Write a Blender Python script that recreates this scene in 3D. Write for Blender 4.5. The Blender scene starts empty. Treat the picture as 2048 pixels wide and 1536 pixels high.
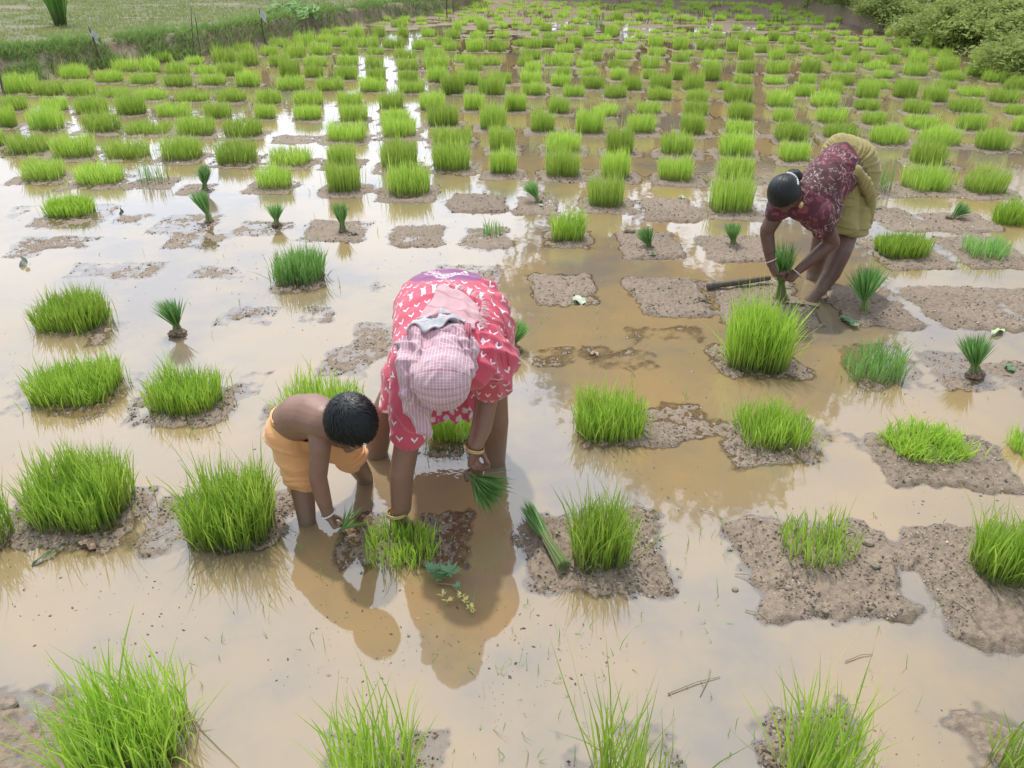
import bpy, math, random
import numpy as np
from mathutils import Vector, Matrix
R = math.radians
random.seed(7)
sc = bpy.context.scene
col = sc.collection

# ---------------------------------------------------------------- camera
H = 2.0; PITCH = R(30); F = 1540.0           # eye height, downward pitch, focal length in photo pixels (2048 wide)
cam_d = bpy.data.cameras.new('camera'); cam = bpy.data.objects.new('camera', cam_d); col.objects.link(cam)
cam.location = (0, 0, H); cam.rotation_euler = (R(90) - PITCH, 0, 0)
cam_d.sensor_width = 36; cam_d.lens = 36 * F / 2048; cam_d.clip_end = 2000; cam_d.clip_start = .05
sc.camera = cam
sc.view_settings.view_transform = 'Standard'; sc.view_settings.look = 'None'
sc.view_settings.exposure = 0.22; sc.view_settings.gamma = 1

# ---------------------------------------------------------------- sky and sun
SUN_EL, SUN_AZ = R(64), R(-14)               # azimuth measured from +Y (straight ahead) towards +X
w = bpy.data.worlds.new('World'); sc.world = w; w.use_nodes = True
nt = w.node_tree; nt.nodes.clear()
sky = nt.nodes.new('ShaderNodeTexSky'); sky.sky_type = 'NISHITA'; sky.sun_disc = False
sky.sun_elevation = SUN_EL; sky.sun_rotation = SUN_AZ; sky.dust_density = 4; sky.air_density = 1.2
tc = nt.nodes.new('ShaderNodeTexCoord')
cl = nt.nodes.new('ShaderNodeTexNoise'); cl.inputs['Scale'].default_value = 2.2; cl.inputs['Detail'].default_value = 5
mp = nt.nodes.new('ShaderNodeMapping'); mp.inputs['Scale'].default_value = (1, 1, 2.5)
nt.links.new(tc.outputs['Generated'], mp.inputs[0]); nt.links.new(mp.outputs[0], cl.inputs['Vector'])
cr = nt.nodes.new('ShaderNodeMapRange'); cr.inputs[1].default_value = .25; cr.inputs[2].default_value = .55
nt.links.new(cl.outputs[0], cr.inputs[0])
# thin high cloud: glows most on the sun's side of the sky
sd = nt.nodes.new('ShaderNodeVectorMath'); sd.operation = 'DOT_PRODUCT'
sd.inputs[1].default_value = (math.sin(SUN_AZ)*math.cos(R(38)), math.cos(SUN_AZ)*math.cos(R(38)), math.sin(R(38)))
nt.links.new(tc.outputs['Generated'], sd.inputs[0])
gr = nt.nodes.new('ShaderNodeMapRange'); gr.inputs[1].default_value = .55; gr.inputs[2].default_value = .99
gr.inputs[3].default_value = 7.5; gr.inputs[4].default_value = 20.0; gr.interpolation_type = 'SMOOTHSTEP'
nt.links.new(sd.outputs['Value'], gr.inputs[0])
cc = nt.nodes.new('ShaderNodeVectorMath'); cc.operation = 'SCALE'; cc.inputs[0].default_value = (.86, .95, 1.10)
nt.links.new(gr.outputs[0], cc.inputs['Scale'])
mx = nt.nodes.new('ShaderNodeMix'); mx.data_type = 'RGBA'
fm = nt.nodes.new('ShaderNodeMapRange'); fm.inputs[3].default_value = .72; fm.inputs[4].default_value = 1.0
nt.links.new(cr.outputs[0], fm.inputs[0]); nt.links.new(fm.outputs[0], mx.inputs[0])
nt.links.new(sky.outputs[0], mx.inputs[6]); nt.links.new(cc.outputs[0], mx.inputs[7])
bg = nt.nodes.new('ShaderNodeBackground'); bg.inputs['Strength'].default_value = .105
nt.links.new(mx.outputs[2], bg.inputs[0])
wo = nt.nodes.new('ShaderNodeOutputWorld'); nt.links.new(bg.outputs[0], wo.inputs[0])
sl = bpy.data.lights.new('sun', 'SUN'); sl.energy = 2.45; sl.angle = R(2.0); sl.color = (1, .955, .88)
so = bpy.data.objects.new('sun', sl); col.objects.link(so)
sdir = Vector((math.sin(SUN_AZ)*math.cos(SUN_EL), math.cos(SUN_AZ)*math.cos(SUN_EL), math.sin(SUN_EL)))
so.rotation_euler = sdir.to_track_quat('Z', 'Y').to_euler(); so.location = (0, 0, 10)

# ---------------------------------------------------------------- picture geometry: where things stand on the field
def dep(y): return PITCH + math.atan((y - 768) / F)
def gd(y, h=0.0): return (H - h) / math.tan(dep(y))                 # forward distance of a point of height h seen at row y
def px2x(x, D, h=0.0): return (x - 1024) * (D*math.cos(PITCH) + (H - h)*math.sin(PITCH)) / F
def G(x, y, h=0.0):
    D = gd(y, h); return Vector((px2x(x, D, h), D, h))
def W(x, y, D):                                                     # a point at forward distance D
    h = H - D*math.tan(dep(y)); return Vector((px2x(x, D, h), D, h))
def toy(D, h=0.0): return 768 + F*math.tan(math.atan2(H - h, D) - PITCH)

# ---------------------------------------------------------------- numpy noise
def _h(ix, iy, iz, s):
    n = (ix*374761393 + iy*668265263 + iz*2147483647 + s*1274126177) & 0xffffffff
    n = ((n ^ (n >> 13)) * 1274126177) & 0xffffffff
    n = ((n ^ (n >> 16)) * 2246822519) & 0xffffffff
    return ((n ^ (n >> 15)) & 0xffffff) / float(0xffffff)
def vn2(x, y, s=0):
    ix = np.floor(x).astype(np.int64); iy = np.floor(y).astype(np.int64)
    fx = x - ix; fy = y - iy; fx = fx*fx*(3-2*fx); fy = fy*fy*(3-2*fy)
    a = _h(ix, iy, 0, s); b = _h(ix+1, iy, 0, s); c = _h(ix, iy+1, 0, s); d = _h(ix+1, iy+1, 0, s)
    return (a*(1-fx)+b*fx)*(1-fy) + (c*(1-fx)+d*fx)*fy
def vn3(x, y, z, s=0):
    ix = np.floor(x).astype(np.int64); iy = np.floor(y).astype(np.int64); iz = np.floor(z).astype(np.int64)
    fx = x-ix; fy = y-iy; fz = z-iz
    fx = fx*fx*(3-2*fx); fy = fy*fy*(3-2*fy); fz = fz*fz*(3-2*fz)
    def L(k):
        a = _h(ix, iy, iz+k, s); b = _h(ix+1, iy, iz+k, s); c = _h(ix, iy+1, iz+k, s); d = _h(ix+1, iy+1, iz+k, s)
        return (a*(1-fx)+b*fx)*(1-fy) + (c*(1-fx)+d*fx)*fy
    return L(0)*(1-fz) + L(1)*fz
def fbm2(x, y, o=3, s=0):
    t = 0; a = .5; n = 0
    for i in range(o): t = t + a*vn2(x*2**i, y*2**i, s+i*17); n += a; a *= .5
    return t/n
def fbm3(x, y, z, o=3, s=0):
    t = 0; a = .5; n = 0
    for i in range(o): t = t + a*vn3(x*2**i, y*2**i, z*2**i, s+i*17); n += a; a *= .5
    return t/n
def sst(a, b, x):
    t = np.clip((x-a)/(b-a), 0, 1); return t*t*(3-2*t)

# ---------------------------------------------------------------- shader expression helper
class Ex:
    def __init__(s, nt, so): s.nt = nt; s.so = so
    def m(s, op, *o):
        n = s.nt.nodes.new('ShaderNodeMath'); n.operation = op
        for i, v in enumerate((s,)+o):
            if isinstance(v, Ex): s.nt.links.new(v.so, n.inputs[i])
            else: n.inputs[i].default_value = v
        return Ex(s.nt, n.outputs[0])
    def __add__(s, o): return s.m('ADD', o)
    __radd__ = __add__
    def __sub__(s, o): return s.m('SUBTRACT', o)
    def __mul__(s, o): return s.m('MULTIPLY', o)
    __rmul__ = __mul__
    def __truediv__(s, o): return s.m('DIVIDE', o)
    def lt(s, o): return s.m('LESS_THAN', o)
    def gt(s, o): return s.m('GREATER_THAN', o)
    def mn(s, o): return s.m('MINIMUM', o)
    def mxx(s, o): return s.m('MAXIMUM', o)
class Mat:
    def __init__(s, name, base=(.5, .5, .5), rough=.6, spec=.5):
        s.m = bpy.data.materials.new(name); s.m.use_nodes = True; s.nt = s.m.node_tree
        s.b = s.nt.nodes['Principled BSDF']; s.out = s.nt.nodes['Material Output']
        s.b.inputs['Base Color'].default_value = (*base, 1); s.b.inputs['Roughness'].default_value = rough
        s.b.inputs['Specular IOR Level'].default_value = spec
    def n(s, t, **k):
        n = s.nt.nodes.new('ShaderNode'+t)
        for a, v in k.items():
            if a in n.inputs: n.inputs[a].default_value = v
            else: setattr(n, a, v)
        return n
    def l(s, a, b): s.nt.links.new(a.so if isinstance(a, Ex) else a, b)
    def obj(s): return s.n('TexCoord').outputs['Object']
    def geo(s): return s.n('NewGeometry').outputs['Position']
    def noise(s, scale, detail=4, vec=None, out=0, rough=.5, sc3=None):
        n = s.n('TexNoise'); n.inputs['Scale'].default_value = scale; n.inputs['Detail'].default_value = detail
        n.inputs['Roughness'].default_value = rough
        v = vec or s.geo()
        if sc3:
            mp = s.n('Mapping'); mp.inputs['Scale'].default_value = sc3; s.l(v, mp.inputs[0]); v = mp.outputs[0]
        s.l(v, n.inputs['Vector']); return Ex(s.nt, n.outputs[out])
    def ramp(s, fac, stops):
        r = s.n('ValToRGB'); e = r.color_ramp.elements
        while len(e) < len(stops): e.new(.5)
        for i, (p, c) in enumerate(stops): e[i].position = p; e[i].color = (*c, 1)
        s.l(fac, r.inputs[0]); return r.outputs[0]
    def mix(s, fac, a, b):
        n = s.n('Mix', data_type='RGBA')
        if isinstance(fac, (int, float)): n.inputs[0].default_value = fac
        else: s.l(fac, n.inputs[0])
        for v, k in ((a, 6), (b, 7)):
            if isinstance(v, tuple): n.inputs[k].default_value = (*v, 1)
            else: s.l(v, n.inputs[k])
        return n.outputs[2]
    def color(s, c): s.l(c, s.b.inputs['Base Color']); return s
    def bump(s, h, strength=.5, dist=.01):
        n = s.n('Bump'); n.inputs['Strength'].default_value = strength; n.inputs['Distance'].default_value = dist
        s.l(h, n.inputs['Height']); s.l(n.outputs[0], s.b.inputs['Normal']); return n.outputs[0]
    def uv(s):
        n = s.n('UVMap'); x = s.n('SeparateXYZ'); s.l(n.outputs[0], x.inputs[0])
        return Ex(s.nt, x.outputs[0]), Ex(s.nt, x.outputs[1])

# ---------------------------------------------------------------- object helpers
def mesh_np(name, V, Fc, mats=None, attrs=None, smooth=False, uv=None, mi=None):
    """V (n,3), Fc (m,k) constant-size faces"""
    V = np.ascontiguousarray(V, dtype=np.float32); Fc = np.ascontiguousarray(Fc, dtype=np.int32)
    m = bpy.data.meshes.new(name); k = Fc.shape[1]
    m.vertices.add(len(V)); m.vertices.foreach_set('co', V.ravel())
    m.loops.add(Fc.size); m.loops.foreach_set('vertex_index', Fc.ravel())
    m.polygons.add(len(Fc)); m.polygons.foreach_set('loop_start', np.arange(0, Fc.size, k, dtype=np.int32))
    try: m.polygons.foreach_set('loop_total', np.full(len(Fc), k, dtype=np.int32))
    except Exception: pass
    if mi is not None: m.polygons.foreach_set('material_index', np.ascontiguousarray(mi, dtype=np.int32))
    m.polygons.foreach_set('use_smooth', np.full(len(Fc), bool(smooth)))
    if attrs:
        for an, av in attrs.items():
            a = m.attributes.new(an, 'FLOAT', 'POINT'); a.data.foreach_set('value', np.ascontiguousarray(av, dtype=np.float32))
    if uv is not None:
        l = m.uv_layers.new(name='UVMap'); l.data.foreach_set('uv', np.ascontiguousarray(uv[Fc.ravel()], dtype=np.float32).ravel())
    for x in (mats or []): m.materials.append(x)
    m.update(calc_edges=True); m.validate()
    return m
def link(name, mesh, parent=None, loc=None):
    o = bpy.data.objects.new(name, mesh); col.objects.link(o)
    if parent: o.parent = parent
    if loc is not None: o.location = loc
    return o
def tag(o, label=None, cat=None, group=None, kind=None):
    if label: o['label'] = label
    if cat: o['category'] = cat
    if group: o['group'] = group
    if kind: o['kind'] = kind
    return o
def empty(name, loc):
    o = bpy.data.objects.new(name, None); o.empty_display_size = .1; col.objects.link(o); o.location = loc; return o
class Acc:
    """collects quads (tris repeated as degenerate-free quads are kept apart)"""
    def __init__(s): s.v = []; s.f = []; s.n = 0; s.a = {}
    def add(s, V, Fc, **attrs):
        s.v.append(np.asarray(V, float)); s.f.append(np.asarray(Fc)+s.n); s.n += len(V)
        for k, v in attrs.items(): s.a.setdefault(k, []).append(np.broadcast_to(np.asarray(v, float), (len(V),)))
    def mesh(s, name, mats, smooth=False):
        return mesh_np(name, np.concatenate(s.v), np.concatenate(s.f), mats, {k: np.concatenate(v) for k, v in s.a.items()}, smooth)

# ================================================================ MATERIALS
def grass_mat(name, c0, c1, cb, trans=.35, rough=.5):
    M = Mat(name, rough=rough, spec=.3 if 'rice' in name else .05)
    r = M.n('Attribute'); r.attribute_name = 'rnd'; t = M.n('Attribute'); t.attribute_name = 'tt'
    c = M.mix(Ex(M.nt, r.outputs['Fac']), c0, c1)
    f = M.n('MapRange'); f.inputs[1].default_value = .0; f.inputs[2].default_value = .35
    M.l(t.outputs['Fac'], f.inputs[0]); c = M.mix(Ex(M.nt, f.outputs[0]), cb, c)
    oi = M.n('ObjectInfo'); hv = M.n('HueSaturation')
    a = M.n('MapRange'); a.inputs[3].default_value = .8; a.inputs[4].default_value = 1.15; M.l(oi.outputs['Random'], a.inputs[0])
    M.l(a.outputs[0], hv.inputs['Value']); M.l(c, hv.inputs['Color'])
    M.color(hv.outputs[0])
    tr = M.n('BsdfTranslucent'); M.l(hv.outputs[0], tr.inputs[0])
    ms = M.n('MixShader'); ms.inputs[0].default_value = trans
    M.l(M.b.outputs[0], ms.inputs[1]); M.l(tr.outputs[0], ms.inputs[2]); M.l(ms.outputs[0], M.out.inputs[0])
    return M.m
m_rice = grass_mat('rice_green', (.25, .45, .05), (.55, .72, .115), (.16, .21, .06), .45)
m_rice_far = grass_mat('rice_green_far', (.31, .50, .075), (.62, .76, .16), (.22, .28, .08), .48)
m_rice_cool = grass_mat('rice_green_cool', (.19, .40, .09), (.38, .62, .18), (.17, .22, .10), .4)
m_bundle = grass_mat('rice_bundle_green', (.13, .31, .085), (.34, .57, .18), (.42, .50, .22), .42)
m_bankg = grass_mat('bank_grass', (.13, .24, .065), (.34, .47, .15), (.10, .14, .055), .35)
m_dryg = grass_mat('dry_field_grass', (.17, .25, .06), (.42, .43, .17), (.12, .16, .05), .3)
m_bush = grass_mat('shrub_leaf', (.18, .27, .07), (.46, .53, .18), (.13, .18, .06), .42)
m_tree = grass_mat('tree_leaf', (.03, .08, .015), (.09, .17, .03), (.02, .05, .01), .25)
m_stalk = Mat('dead_stalk', (.30, .24, .14), .8).m
m_bark = Mat('bark', (.10, .07, .05), .9)
m_bark.bump(m_bark.noise(18, 5), .6, .03); m_bark = m_bark.m

def mud_mat():
    M = Mat('mud', rough=.6, spec=.22)
    g = M.geo()
    n1 = M.noise(1.3, 5, g); n2 = M.noise(42, 6, g, rough=.7); n3 = M.noise(150, 3, g)
    a = M.ramp(n1, [(.3, (.20, .152, .108)), (.62, (.31, .240, .175))])
    b = M.ramp(n2, [(.34, (.085, .062, .045)), (.56, (.31, .240, .175))])
    c = M.mix(.55, a, b)
    d = M.n('Attribute'); d.attribute_name = 'dry'                  # bank soil beyond the water, dry and red
    c = M.mix(Ex(M.nt, d.outputs['Fac']), c, M.mix(n1, (.20, .125, .085), (.29, .19, .135)))
    gq = M.n('Attribute'); gq.attribute_name = 'green'
    c = M.mix(Ex(M.nt, gq.outputs['Fac']), c, M.mix(n2, (.10, .125, .04), (.19, .185, .085)))
    M.color(c)
    ro = M.n('MapRange'); ro.inputs[1].default_value = .35; ro.inputs[2].default_value = .6; ro.inputs[3].default_value = .42; ro.inputs[4].default_value = .9
    M.l(n2, ro.inputs[0]); M.l(ro.outputs[0], M.b.inputs['Roughness'])
    M.bump(n2*.7 + n3*.3, .9, .012)
    return M.m
m_mud = mud_mat()
def crumb_mat():
    M = Mat('soil_crumb', rough=.35, spec=.6)
    r = M.n('Attribute'); r.attribute_name = 'rnd'
    M.color(M.ramp(r.outputs['Fac'], [(.1, (.06, .045, .035)), (.6, (.17, .13, .09)), (.95, (.42, .34, .26))]))
    return M.m
m_crumb = crumb_mat()
def water_mat():
    M = Mat('muddy_water'); M.nt.nodes.remove(M.b)
    g = M.geo()
    d = M.n('Attribute'); d.attribute_name = 'depth'
    sw = M.noise(.55, 4, g); sw2 = M.noise(2.3, 4, g, rough=.6)
    colr = M.ramp(sw*.6 + sw2*.4, [(.40, (.33, .225, .105)), (.50, (.285, .208, .112)), (.585, (.21, .168, .122))])
    bp = M.n('Bump'); bp.inputs['Strength'].default_value = .05; bp.inputs['Distance'].default_value = .02
    mp = M.n('Mapping'); mp.inputs['Scale'].default_value = (1, .8, 1); M.l(g, mp.inputs[0])
    w1 = M.noise(7, 2, mp.outputs[0]); w2 = M.noise(30, 2, mp.outputs[0])
    rp = M.n('Attribute'); rp.attribute_name = 'ripple'
    rr = Ex(M.nt, rp.outputs['Fac'])
    M.l(w1*.6 + w2*.07 + w2*rr*2.6, bp.inputs['Height'])
    dif = M.n('BsdfDiffuse'); M.l(colr, dif.inputs[0])
    tr = M.n('BsdfTransparent'); tr.inputs[0].default_value = (.92, .84, .74, 1)
    al = M.n('MapRange'); al.inputs[1].default_value = 0; al.inputs[2].default_value = .018; al.inputs[3].default_value = .25; al.inputs[4].default_value = .97
    al.interpolation_type = 'SMOOTHSTEP'
    M.l(d.outputs['Fac'], al.inputs[0])
    a = M.n('MixShader'); M.l(al.outputs[0], a.inputs[0]); M.l(tr.outputs[0], a.inputs[1]); M.l(dif.outputs[0], a.inputs[2])
    gl = M.n('BsdfGlossy'); gl.inputs['Roughness'].default_value = .035; M.l(bp.outputs[0], gl.inputs['Normal'])
    gl.inputs[0].default_value = (1, 1, 1, 1)
    fr = M.n('Fresnel'); fr.inputs['IOR'].default_value = 1.85; M.l(bp.outputs[0], fr.inputs['Normal'])
    o = M.n('MixShader'); M.l(fr.outputs[0], o.inputs[0]); M.l(a.outputs[0], o.inputs[1]); M.l(gl.outputs[0], o.inputs[2])
    M.l(o.outputs[0], M.out.inputs[0])
    return M.m
m_water = water_mat()

# ================================================================ WHERE THE CLUMPS STAND
# (x, base row, width, top row) in photo pixels, read tile by tile
A = [(120,715,215,570),(545,610,180,510),(345,735,200,635),(590,740,190,635),(810,640,175,555),(940,555,180,470),(1080,650,165,575),(1140,560,130,450),(1245,480,110,415),(1345,575,160,485),(1480,495,130,435),(1350,670,175,580),(1560,575,160,505),(1620,660,170,580),(1700,490,160,370),(1750,590,180,490),(1860,400,130,340),(1890,510,150,400),(1890,670,160,560),(80,855,160,750),(40,980,120,850),(400,860,160,770),(320,1000,220,810),(670,880,210,750),(850,755,200,680),(980,885,200,740),(1140,775,200,695),(1450,785,215,700),(1760,790,190,700),(1310,905,220,800),(1655,915,180,800),(745,1020,235,880),(1100,1035,310,930),(1475,1045,250,900),(1840,1060,250,930),(5,1120,60,1020),(170,1190,270,1050),(525,1220,270,1060),(935,1220,290,1090),(1360,1240,270,1080),(1790,1265,280,1090),(290,1395,270,1240),(715,1425,310,1260)]
B = [(170,360,140,300),(355,360,150,265),(90,435,120,365),(290,450,150,345),(170,515,150,425),(250,600,140,480),(560,285,120,230),(650,250,80,205),(520,330,130,275),(650,365,190,280),(480,430,160,345),(440,515,160,430),(760,290,110,200),(940,290,100,220),(710,430,120,350),(690,510,150,430),(680,615,160,515),(435,605,130,515),(850,370,150,290),(910,425,120,370),(905,535,130,440),(920,625,130,540),(1050,375,150,295),(1130,290,75,210),(1090,215,110,155),(1140,455,150,380),(1160,545,150,460),(1160,640,140,560),(1265,385,140,305),(1320,290,95,225),(1370,440,140,370),(1380,540,180,430),(1390,640,140,530),(1440,350,110,290),(1480,395,110,330),(1510,300,110,240),(1545,250,60,170),(1650,175,60,135),(1740,250,90,180),(1700,300,110,240),(1680,400,130,310),(1610,490,150,420),(1670,550,130,460),(1510,725,170,590),(1630,655,150,550),(1810,735,190,600),(1800,510,140,440),(1850,400,130,310),(1890,300,110,245),(1900,225,70,170),(1890,650,130,570),(80,805,170,705),(60,915,140,815),(250,700,200,605),(555,705,190,610),(885,710,180,615),(1190,720,190,630),(390,820,190,715),(380,930,190,820),(710,810,170,715),(740,940,200,820),(1030,850,170,730),(1060,950,200,850),(1090,1060,240,920),(1350,850,180,730),(1430,975,220,820),(1675,855,150,740),(1820,1000,190,800),(1950,860,70,750),(680,1095,270,960),(240,1280,280,1150),(650,1280,200,1140),(660,1490,240,1290),(1090,1310,260,1110),(1160,1510,300,1300),(1500,1120,280,1000),(1495,1320,260,1130),(1890,1170,180,1010),(1900,1350,190,1180),(120,1460,240,1300)]
C = [(50,860,110,750),(170,740,165,650),(150,650,150,560),(165,560,120,490),(100,515,120,440),(150,465,140,390),(160,380,130,310),(60,360,100,310),(105,240,85,190),(260,245,90,185),(175,280,60,235),(420,240,90,190),(370,285,80,235),(295,300,110,255),(285,370,110,305),(405,410,140,350),(490,370,100,280),(360,515,200,430),(400,460,130,415),(575,285,110,220),(600,240,80,200),(630,400,150,345),(620,480,140,400),(720,375,110,335),(700,320,120,275),(765,290,100,200),(560,525,120,470),(600,590,110,530),(380,670,140,580),(395,590,100,520),(475,750,150,670),(630,690,170,600),(870,460,130,400),(890,390,140,340),(815,530,130,460),(825,620,120,540),(920,330,100,285),(990,300,90,250),(940,250,100,215),(1105,370,110,285),(1120,435,120,375),(1110,260,80,225),(1070,530,130,440),(1060,615,100,540),(920,700,140,600),(800,760,160,670),(1150,690,160,580),(1140,780,170,690),(360,880,150,770),(235,1020,170,880),(600,1035,200,870),(720,900,170,820),(1000,1030,200,900),(1060,880,170,800),(1210,295,90,260),(1290,260,90,220),(1300,390,110,285),(1400,300,90,250),(1480,265,80,225),(1350,440,110,395),(1300,480,120,415),(1290,620,120,510),(1400,700,150,590),(1430,790,150,700),(1420,900,170,800),(1400,1040,170,900),(1500,390,140,310),(1560,460,140,390),(1535,630,130,500),(1530,520,120,470),(1590,300,120,255),(1715,400,120,310),(1815,310,120,250),(1800,470,110,380),(1805,570,120,480),(1780,650,130,580),(1910,340,120,290),(1920,415,100,350),(1640,700,100,640),(1750,800,190,670),(1765,930,170,810),(1760,1040,190,940),(1740,1210,230,1050),(1735,1390,240,1230),(400,1180,240,1040),(390,1370,240,1180),(835,1190,190,1010),(800,1380,200,1200),(1280,1200,230,1050),(1270,1400,240,1240),(1125,150,60,110),(1290,165,90,120),(820,170,80,100),(985,165,60,110),(520,190,80,140),(225,110,60,60),(380,145,70,100),(630,115,40,60),(540,145,60,95),(1590,165,60,120),(1810,130,50,80),(1900,165,60,120),(1740,165,50,120),(1580,240,80,190),(1730,240,70,195),(1910,240,60,190),(1200,205,70,165),(1460,195,80,150)]
Dd = [(50,320,90,245),(10,200,40,170),(150,345,110,290),(190,415,110,345),(75,465,120,390),(90,575,160,475),(130,250,70,210),(155,200,50,165),(270,325,90,260),(290,250,80,200),(420,275,110,235),(440,325,90,270),(370,370,120,305),(430,425,130,355),(510,485,120,415),(300,465,120,430),(345,570,140,460),(310,650,110,580),(600,560,160,480),(590,665,160,580),(590,280,90,235),(500,230,80,180),(570,370,80,320),(650,325,90,280),(640,430,110,350),(725,490,130,415),(890,425,90,350),(820,370,130,310),(850,325,100,280),(775,280,60,230),(970,290,100,225),(1050,315,90,270),(1130,295,110,250),(1040,375,100,310),(1110,435,130,365),(1170,500,130,410),(955,500,120,425),(850,545,170,480),(900,610,120,550),(1150,590,160,500),(1270,380,110,290),(1350,440,150,380),(1480,385,120,325),(1390,560,150,440),(1440,630,150,560),(1680,500,160,390),(1630,585,160,510),(1760,640,140,560),(1900,590,150,450),(1910,700,130,610),(60,655,140,595),(275,750,150,650),(510,730,160,640),(450,830,190,730),(110,830,180,720),(130,940,130,840),(510,960,200,850),(200,1090,220,960),(580,1070,220,960),(780,760,150,640),(840,690,200,620),(785,860,170,780),(1070,760,150,620),(1310,790,160,680),(1390,690,130,630),(1165,880,170,780),(840,970,170,880),(955,1120,230,970),(1225,1000,240,900),(1550,870,210,770),(1590,750,170,680),(1590,1010,180,890),(1850,800,200,700),(1920,890,130,810),(1940,1020,90,920),(1355,1130,260,990),(1260,1280,230,1110),(1265,1480,300,1290),(1760,1160,220,1010),(1715,1500,270,1330),(220,1250,200,1110),(270,110,60,80),(400,170,60,120),(540,170,50,130),(120,160,60,120),(600,130,40,100),(720,180,70,130),(830,200,80,160)]
CL = []
for x0, lst in ((0, A), (512, B), (1024, C), (1536, Dd)):
    for (x, b, wd, t) in lst: CL.append([x0 + x/3.84, b/3.84, wd/3.84, t/3.84, 1.0, 0])
# near clumps: x, base, width, top, density, style(1 = thin cool, 2 = flattened/short, 3 = tall loose)
NEAR = [(125,437,95,392,.9,0),(590,572,105,495,.8,1),(120,667,140,580,.9,0),(120,815,175,715,1,0),(352,835,150,735,.9,0),(630,862,160,760,.6,3),
 (130,1072,200,915,1,0),(440,1108,185,945,1,0),(895,885,95,800,.9,0),(795,1140,150,1040,.62,3),(1205,1148,125,1000,.85,3),(1650,1148,150,1030,.40,3),
 (2025,1185,125,1040,1,0),(225,1590,240,1350,.9,3),(745,1640,165,1410,.5,3),(1255,1680,150,1415,.5,3),(1650,1620,150,1400,.6,3),(2055,1590,110,1450,.5,3),
 (1225,890,145,775,.85,0),(1560,905,150,805,.8,3),(1875,932,165,850,.9,2),(1762,768,115,680,.5,1),(1525,748,130,612,1.1,0),(1820,521,108,462,.9,0),
 (1987,522,88,470,.35,1),(1137,487,72,425,.7,0),(985,476,48,436,.22,1),(2035,452,70,392,1,0),(1213,417,66,362,.9,0),(1466,428,78,362,1,0),(1765,387,40,335,.6,1),(300,372,52,332,.4,1),
 (-40,1100,90,960,.9,0),(2110,930,120,850,.8,0)]
for n in NEAR: CL.append(list(n))
# the farthest rows, too small to read one by one
rg = random.Random(3)
for k, yy in enumerate((50, 42, 35, 28.5, 23, 18, 13.5, 9.5)):
    xl = 640 + (55-yy)*6.5 + 20*rg.random(); xr = 1650 - (55-yy)*-.5
    xr = min(xr, 1560 + yy*2.6); sp = 40 - k*2.4
    xx = xl
    while xx < xr:
        if rg.random() < .85: CL.append([xx + rg.uniform(-8, 8), yy + rg.uniform(-2, 2), 18 + rg.uniform(0, 10) - k*.6, yy - 7 - rg.uniform(0, 5) + k*.4, .5, 4])
        xx += sp
clumps = []
for (x, yb, wp, yt, dn, st) in CL:
    D = gd(yb); sc_ = F/(D*math.cos(PITCH)+H*math.sin(PITCH)); Wm = wp/sc_*(.92 if yb > 431 else 1)
    d = min(Wm*.85, .36); Dt = D + .75*d
    h = H - Dt*math.tan(dep(yt)); h = max(.07, min(.40, h))*1.12
    if yb < 430: h = min(h, .24)
    c = Vector((px2x(x, D), D + d/2, 0))
    clumps.append(dict(x=x, yb=yb, yt=yt, wp=wp, c=c, w=Wm, d=d, h=h, dn=dn, st=st, area=wp*max(4, yb-yt)))

# ================================================================ MUD BEDS (part of the ground)
# explicit beds: x0,x1,y0,y1 photo pixels, top height, rotation
BEDS = [(890,1020,388,428,.012),(1285,1400,396,446,.012),(772,902,448,496,.008),(915,1030,452,502,.002),(1075,1195,460,502,.004),(1238,1368,462,522,.014),(1393,1560,470,524,.012),
 (1058,1198,545,616,.004),(1255,1415,555,636,.012),(1420,1620,560,660,.010),(1665,1820,572,660,.012),(1828,2012,572,668,.014),(1738,1850,415,468,.006),(1845,1990,425,468,.010),(1885,2060,470,545,.006),
 (2005,2110,575,650,.008),(1735,1900,475,545,.004),(1410,1620,690,765,-.002),(1165,1330,690,745,-.008),(1670,1840,680,790,-.010),(1990,2100,720,800,.002),
 (1150,1360,815,905,-.004),(1420,1660,830,950,-.002),(1740,2020,860,990,.006),(1040,1345,1015,1205,.004),(1462,1810,1030,1260,.016),(1830,2150,1050,1310,.018),
 (0,285,960,1115,.002),(-60,120,1360,1560,.0),(290,600,985,1120,-.002),(10,260,740,850,-.012),(250,480,760,860,-.003),(500,740,800,885,-.002),(20,215,600,680,-.018),
 (535,655,535,590,-.003),(700,770,560,590,-.003),(860,1010,525,570,-.007),(740,860,640,705,-.011),(620,700,655,700,-.014),(660,960,1010,1150,-.006),(820,960,870,920,-.004),
 (80,230,405,460,-.003),(220,310,425,455,-.006),(305,445,425,470,-.006),(600,750,440,486,.001),(460,590,440,476,-.005),(130,260,520,560,-.010),(430,500,540,565,-.012),(0,60,410,440,-.004),
 (1480,1760,1400,1600,.006),(1890,2100,1400,1600,.008),(1080,1400,1420,1640,-.010),(600,900,1440,1660,-.010),(60,360,1400,1640,-.006),(1250,1420,650,700,-.012),(520,690,555,620,-.022),
 (350,440,365,395,.004),(540,640,270,290,.002),(1050,1100,385,430,.004),(1025,1130,392,432,.010)]
mounds = []
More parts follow.
